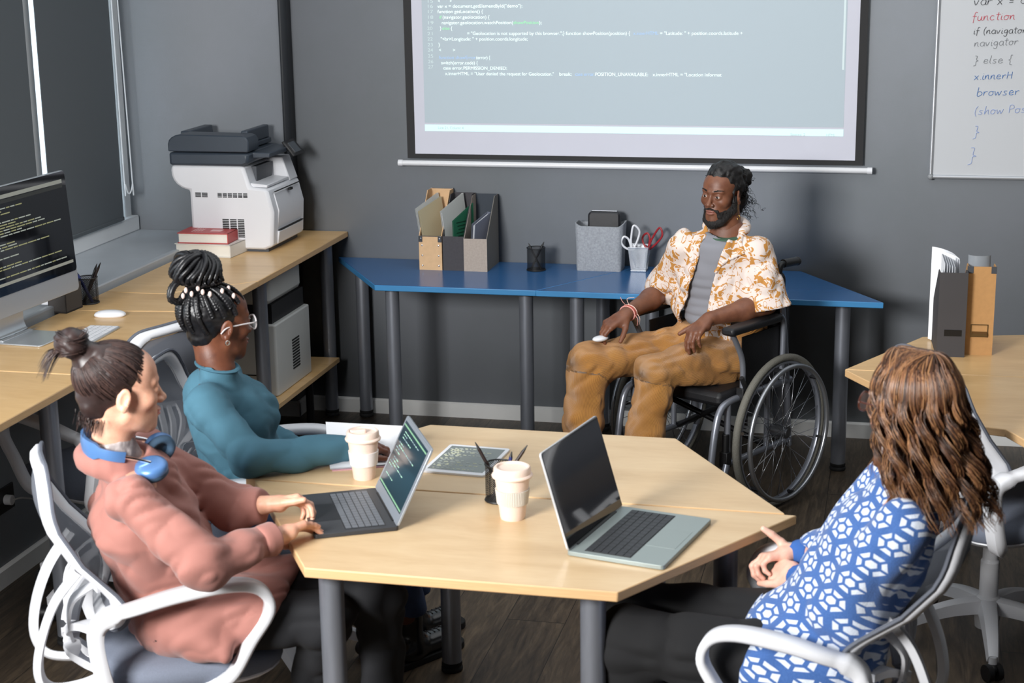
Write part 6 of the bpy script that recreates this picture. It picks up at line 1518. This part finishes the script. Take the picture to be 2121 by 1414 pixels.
# ---------------- person in patterned sweater ----------------
def blond():
    base = (-.12, -3.5, 0); t = thing('person', 'person with long wavy brown hair in a blue and white geometric sweater', 'person', base)
    sk = skin('skin_pale', (228, 182, 162), (214, 162, 142), (200, 130, 120))
    HC = np.array((.062, -3.55, 1.165)); az = R(143); Rm = frame((cos(az), sin(az), -.04))*.95
    J = dict(N=(.068, -3.56, 1.0), SL=(.058, -3.695, .945), SR=(.040, -3.41, .95), EL=(-.060, -3.625, .715), ER=(-.085, -3.37, .74), WL=(-.178, -3.395, .690), WR=(-.185, -3.295, .715),
             PV=(-.11, -3.50, .58), WA=(-.06, -3.52, .70), CH=(.005, -3.54, .84), HL=(-.13, -3.60, .555), HR=(-.13, -3.41, .555), KL=(-.56, -3.545, .56), KR=(-.56, -3.37, .56), AL=(-.53, -3.52, .12), AR=(-.55, -3.36, .12))
    J = {k: A(v) for k, v in J.items()}; nl = (Rm.T/.95**2)@(J['N']-HC)
    P, F, lip = head(nl, True)
    S = SDF((-.70, -3.85, .02), (.25, -3.2, 1.08), .008); lat, UC = torso(S, J, [.095, .08, .085, .055], nk=.044)
    for s in 'LR': S.cone(J['S'+s], J['E'+s], .034, .033, .02); S.chain([J['H'+s], J['K'+s], J['A'+s]], [.07, .05, .035], .03)
    bm = S.mesh()
    aL, tL = arm_hand(J['EL'], J['WL'], (-.62, .72, -.12), (-.62, -.45, .55), -1, [(.55, .75, .4), (.65, .8, .4), (.75, .8, .45), (.8, .8, .45)], sc=.93, r=(.034, .023), th=(.8, .35, .25))
    aR, tR = arm_hand(J['ER'], J['WR'], (-.90, -.30, -.12), (-.30, .25, .92), 1, [(.45, 1.05, .6), (.5, 1.1, .6), (.55, 1.1, .6), (.6, 1.1, .6)], sc=.93, r=(.034, .023), th=(.50, -.05, .85), thcurl=.25)
    np_obj('body', [(P, F, Rm, HC, lip), bm, aL, aR], sk, t, base); eyes(t, Rm, HC, base)
    glasses(t, Rm, HC, base, M('tortoise_acetate', (70, 34, 24), .25), m_lens, .024)
    ring_ = MB().tube([tuple(A(tR[2])-A(base)+A((.012*cos(a), .004*sin(a), .010*sin(a)))) for a in [2*pi*i/12 for i in range(12)]], .0012, 5, closed=True)
    hm = [M('hair_dark_roots', (64, 42, 30), .4, var=.2, vscale=30), M('hair_chestnut', (124, 84, 56), .38, var=.2, vscale=30), M('hair_caramel', (158, 114, 76), .38, var=.2, vscale=30), M('hair_chestnut_b', (92, 58, 38), .4, var=.2, vscale=30)]
    rr = random.Random(8); cen = np.array((0, -.018, .042)); rad = np.array((.088, .108, .092))
    S = SDF((-.17, -.24, -.27), (.17, .13, .17), .004); S.ell(cen, (.083, .103, .088)); S.cone((0, -.045, .0), (0, -.060, -.15), .074, .066, .04, flat=((1, 0, 0), 1.1)); S.cone((0, -.06, -.15), (0, -.07, -.19), .062, .04, .04, flat=((1, 0, 0), 1.3))
    for s in (-1, 1): S.cone((s*.072, .025, .02), (s*.078, .01, -.12), .014, .024, .02)
    S.cut((0, .072, .085), (0, .80, -.60), .015, ((-.066, .0, -.12), (.066, .13, .17))); S.disp(.007, 30, 30, 10, True, 3)
    P2, F2 = S.mesh(); np_obj('hair', [(P2, F2, Rm, HC)], hm[3], t, base)
    L = []
    for i in range(3800):
        ph = rr.uniform(-pi, pi)            # azimuth, 0 = back (-y)
        if abs(ph) > 2.45: continue
        side = 1 if ph > 0 else -1; l_ = rr.uniform(.30, .44) if abs(ph) < 2.0 else rr.uniform(.20, .34); n = 22; pts = []; lay = rr.uniform(.97, 1.06); wa = rr.uniform(.008, .015); cl = int(ph*5)*2.1; wp = rr.gauss(0, .28)
        top = np.array((side*.006, rr.uniform(-.05, .06), 0)); d = np.array((sin(ph), -cos(ph)))
        z = 0
        for k in range(n):
            s_ = l_*k/(n-1); th = min(s_/.095, 1.52)
            x = d[0]*sin(th)*rad[0]*lay; y = d[1]*sin(th)*rad[1]*lay; zz_ = cos(th)*rad[2]*lay
            blend = max(0, 1-th/.9); p = cen+np.array((x, y, zz_))+np.array((top[0], top[1]*1.0, 0))*blend
            if s_/.095 > 1.52:
                dr = s_-.095*1.52; q = 1+.34*dr/.3-.06*sin(min(1, dr/.20)*pi); p = cen+np.array((x*q, y*q, zz_-dr)); a = dr/.075*pi*1.1+wp+cl
                amp = wa*min(1, dr/.06)*1.5; p += np.array((d[0]*sin(a)+d[1]*cos(a)*.6, d[1]*sin(a)-d[0]*cos(a)*.6, .15*sin(a)))*amp
                if abs(ph) > 1.6: p[1] -= .06*min(1, dr/.15); p[0] += side*.018*min(1, dr/.12)
                p[1] -= .22*max(0, dr-.04)*(abs(ph) < 1.6)
            pts.append(p)
        L.append(np.array(pts)@Rm.T+HC)
    strands('hair_strands', L, .0018, hm, t, base, seg=3)
    # sweater
    def fknit(nt, b):
        n = nt.nodes.new('ShaderNodeTexCoord'); u, v, w_ = xyz(nt, n.outputs['UV']); s = 1/.064; w3 = 1.7320508
        px, py = u*s+50.0, v*s+50*w3; 
        def cell(px, py, o): return (((px+o)).fract()-.5), (((py+o*w3)/w3).fract()*w3-w3/2)
        ax, ay = cell(px, py, 0.0); bx, by = cell(px, py, .5)
        la = ax*ax+ay*ay; lb_ = bx*bx+by*by; m = la.lt(lb_); inv = m*-1+1; x = ax*m+bx*inv; y = ay*m+by*inv
        hd = (x.abs()).max(x.abs()*.5+y.abs()*.8660254)*2; sp = x.abs().min((x*.5-y*.8660254).abs()).min((x*.5+y*.8660254).abs())
        white = (hd.lt(.27)).max((hd.gt(.48))*(hd.lt(.76))*(sp.gt(.045))); fz = noise(nt, coords(nt), 260, 2)
        nt.links.new(mix(nt, white, mix(nt, fz, srgb(46, 82, 142), srgb(70, 108, 168)), mix(nt, fz, srgb(190, 202, 222), srgb(226, 230, 236))).k, b.inputs['Base Color'])
        nt.links.new(bump(nt, fz, .0012), b.inputs['Normal'])
    mk = M('geometric_knit', (120, 150, 200), .92, fn=fknit, Sheen_Weight=.2); mr = M('blue_rib_knit', (48, 92, 160), .9, bmp=.001, bscale=300)
    S = SDF((-.42, -3.88, .44), (.28, -3.18, 1.08), .005); torso(S, J, [.160, .120, .118, .084], .05, 1.22, .056, .070); S.cone(J['HL']+A((.03, -.02, .0)), J['HL']+A((-.07, -.02, -.005)), .112, .108, .03)
    for s in 'LR':
        S.cone(J['S'+s], J['E'+s], .066, .082, .014); m_ = J['E'+s]*.5+J['W'+s]*.5; S.cone(J['E'+s], m_, .086, .062, .02); S.cone(m_, J['W'+s]*.9+J['E'+s]*.1, .066, .036, .02)
    S.cone(J['PV']+A((-.04, 0, .02)), J['PV']+A((-.09, 0, .015)), .112, .10, .04, flat=((0, 1, 0), 1.35))
    S.disp(.009, 5, 5, 12, True, 6, rot=rotm(.5, -.6, .4)); S.disp(.004, 10, 18, 9, True, 3, rot=rotm(.2, .5, .9))
    for s in 'LR': f = unit(J['W'+s]-J['E'+s]); S.cut(J['W'+s]-A(f)*.035, f, .004, (J['W'+s]-.07, J['W'+s]+.07))
    S.cone(J['N']+A((0, 0, .04)), J['N']+A((0, 0, .2)), .062, .10, .008, sub=True); S.cut((0, 0, .474), (0, 0, -1), .01)
    def knit_uv(V):
        x, y = V[:, 0]-.25, V[:, 1]+3.30; r = np.hypot(x, y); return np.stack([(np.arctan2(x, -y))*.36, V[:, 2]-.40*r], 1)
    P2, F2 = S.mesh(); np_obj('sweater', [(P2, F2)], mk, t, base, uv=knit_uv)
    for s in 'LR':
        f = unit(J['W'+s]-J['E'+s]); o_ = J['W'+s]-A(f)*.02; S = SDF(o_-.09, o_+.09, .003); S.cone(o_-A(f)*.022, o_+A(f)*.025, .035, .031, .006); S.disp(.0015, 90, 90, 8, True); S.cut(o_+A(f)*.022, f); S.cut(o_-A(f)*.03, -f); P2, F2 = S.mesh(); np_obj('ribbed_cuff', [(P2, F2)], mr, t, base)
    S = SDF((-.40, -3.85, .45), (.12, -3.2, .62), .005); S.cone(J['PV']+A((-.05, 0, .0)), J['PV']+A((-.09, 0, -.0)), .112, .106, .04, flat=((0, 1, 0), 1.35)); S.cut((0, 0, .475), (0, 0, -1)); S.cut(J['PV']+A((-.13, 0, 0)), (1, 0, .25), .01); S.cut((0, 0, .61), (0, 0, 1)); P2, F2 = S.mesh(); np_obj('ribbed_hem', [(P2, F2)], mr, t, base)
    S = SDF((-.72, -3.80, .06), (.06, -3.2, .72), .006); S.cone(J['PV'], J['WA'], .12, .10, .04, flat=(lat, 1.3))
    for s in 'LR': S.cone(J['H'+s], J['K'+s], .098, .080, .045); S.cone(J['K'+s], J['A'+s], .080, .075, .03)
    S.disp(.007, 12, 12, 20, True, 6); S.cut((0, 0, .10), (0, 0, -1)); P2, F2 = S.mesh(); np_obj('trousers', [(P2, F2)], M('black_trousers', (14, 14, 16), .9), t, base)
    for s in 'LR':
        S = shoe_sdf(J['A'+s], (-1, .0, 0)); P2, F2 = S.mesh(); np_obj('shoe', [(P2, F2)], M('shoe_black', (26, 26, 28), .5), t, base)
blond()
# ---------------- wheelchair ----------------
def wheelchair():
    t = thing('wheelchair', 'silver framed wheelchair with black seat and large spoked wheels by the blue tables', 'wheelchair', (-.642, -.85, 0), R(240))
    # local: +x forward, +y left
    m_fr = M('silver_paint', (146, 150, 160), .32, .6); m_tyre = M('grey_tyre', (104, 102, 94), .75, bmp=.002, bscale=260); m_vinyl = M('black_vinyl', (20, 20, 23), .5, bmp=.0006, bscale=200)
    for s in (-1, 1):
        # big wheel
        c = Vector((-.035, s*.285, .305)); ax = Vector((0, s, 0)); N = 64
        def ringp(r, y): return [(c.x+r*cos(2*pi*i/N), y, c.z+r*sin(2*pi*i/N)) for i in range(N)]
        w = obj('wheel', MB().tube(ringp(.288, c.y), .0145, 12, closed=True), m_tyre, t, ang=80)
        m = MB(); tr = []
        for r, y in ((.274, -.011), (.266, -.010), (.262, 0), (.266, .010), (.274, .011)): tr.append((r, y))
        m.lathe([(r, y) for r, y in tr]+[(.276, 0), (.274, -.011)], 72, c, rotm(pi/2, 0, 0)); obj('rim', m, m_fr, w, ang=50)
        obj('hand_rim', MB().tube(ringp(.262, c.y+s*.045), .0095, 10, closed=True), M('satin_aluminium', (170, 173, 178), .28, .85), w, ang=80)
        for k in range(6):
            a = 2*pi*k/6+.3; obj('rim_bracket', MB().box((c.x+.264*cos(a), c.y+s*.026, c.z+.264*sin(a)), (.012, .040, .010), rotm(0, -a, 0)), m_black, w)
        obj('hub', MB().cyl((c.x, c.y-s*.035, c.z), (c.x, c.y+s*.035, c.z), .024, seg=24).cyl((c.x, c.y+s*.035, c.z), (c.x, c.y+s*.04, c.z), .016, seg=20), M('hub_steel', (120, 122, 126), .3, .9), w, ang=40)
        m_sp = M('spoke_steel', (190, 192, 196), .25, 1)
        for k in range(36):
            a = 2*pi*k/36; sd = 1 if k % 2 else -1; tw = (1 if (k//2) % 2 else -1)*1.15
            p = (c.x+.022*cos(a+tw), c.y+sd*.030, c.z+.022*sin(a+tw)); q = (c.x+.263*cos(a), c.y+sd*.003, c.z+.263*sin(a))
            obj('spoke', MB().cyl(p, q, .00115, seg=5), m_sp, w, ang=0)
        # side frame
        y = s*.225
        m = MB()
        m.tube(cr([(-.115, y*.93, .90), (-.15, y, .60), (-.19, y, .20)], 6), .0125, 12)                       # back post
        m.tube(cr([(-.19, y, .47), (.10, y, .47), (.22, y, .465), (.275, y, .44), (.305, y, .36), (.335, y, .20), (.36, y, .13)], 6), .0135, 12)
        m.tube(cr([(-.19, y, .225), (.05, y, .225), (.235, y, .225)], 5), .0125, 12)
        m.tube([(.225, y, .46), (.225, y, .20)], .0125, 12); m.tube([(-.035, y, .47), (-.035, y, .225)], .011, 12)
        o_ = obj('side_frame', m, m_fr, t, ang=60)
        obj('arm_support', MB().tube(cr([(.15, y+s*.012, .49), (.15, y+s*.012, .58), (.165, y+s*.012, .64), (.225, y+s*.012, .735)], 6), .011, 12), m_fr, t, ang=60)
        obj('arm_support', MB().tube(cr([(-.11, y+s*.012, .49), (-.115, y+s*.012, .70), (-.09, y+s*.012, .745)], 5), .011, 12), m_fr, t, ang=60)
        pad = obj('arm_pad', rbox(MB(), (.09, y+s*.012, .742), (.33, .058, .032), .014, 'x'), m_vinyl, t, bevel=.010)
        obj('side_panel', MB().box((.0, y-s*.004, .585), (.27, .006, .23)), m_vinyl, t, bevel=.002)
        obj('push_handle', MB().tube(cr([(-.115, y*.93, .895), (-.125, y*.93, .928), (-.15, y*.93, .935)], 4), .0125, 12).cyl((-.145, y*.93, .935), (-.24, y*.93, .930), .0165, seg=16).ball((-.24, y*.93, .93), .018, 12), m_black, t, ang=60)
        # brake
        m = MB().cyl((.13, y+s*.03, .47), (.19, y+s*.035, .56), .009, seg=10).box((.135, y+s*.03, .455), (.05, .02, .03)).box((.16, y+s*.035, .40), (.015, .012, .09)).cyl((.155, y+s*.03, .36), (.175, y+s*.045, .40), .008, seg=8)
        obj('brake', m, m_black, t); obj('brake_shoe', MB().cyl((.185, y+s*.02, .375), (.235, y+s*.075, .36), .0075, seg=10), m_chrome, t)
        obj('frame_clamp', MB().box((.15, y+s*.012, .485), (.035, .034, .05)), m_black, t, bevel=.003); obj('frame_clamp', MB().box((.235, y, .245), (.03, .036, .06)).cyl((.235, y, .27), (.235, y, .345), .014, seg=12), m_black, t, bevel=.003)
        # caster
        cc = Vector((.26, s*.235, .078)); cw = obj('caster_wheel', MB().cyl(cc+Vector((0, -.014, 0)), cc+Vector((0, .014, 0)), .078, seg=28), m_rubber, t, bevel=.006)
        obj('caster_fork', MB().box(cc+Vector((0, .022, .04)), (.024, .005, .11)).box(cc+Vector((0, -.022, .04)), (.024, .005, .11)).box(cc+Vector((0, 0, .095)), (.03, .05, .01)).cyl(cc+Vector((0, 0, .09)), cc+Vector((-.02, 0, .15)), .013, seg=12), m_fr, t)
        obj('footplate', MB().box((.43, s*.10, .105), (.13, .15, .012), rotm(0, R(-8), 0)), m_black, t, bevel=.004)
        obj('footplate_tube', MB().tube([(.36, s*.222, .14), (.40, s*.17, .09)], .010, 10), m_fr, t)
    obj('seat_cushion', rbox(MB(), (.04, 0, .475), (.44, .43, .055), .02, 'z'), m_vinyl, t, bevel=.018)
    obj('backrest', MB().prism(rrect(.425, .44, .03, 4, 0, .68), -.165, -.15, 'x'), m_vinyl, t, bevel=.008)
    m = MB().tube([(.2, .21, .46), (-.05, -.21, .23)], .0115, 10).tube([(.2, -.21, .46), (-.05, .21, .23)], .0115, 10); obj('cross_brace', m, M('black_tube', (18, 18, 20), .3, .3), t, ang=60)
wheelchair()
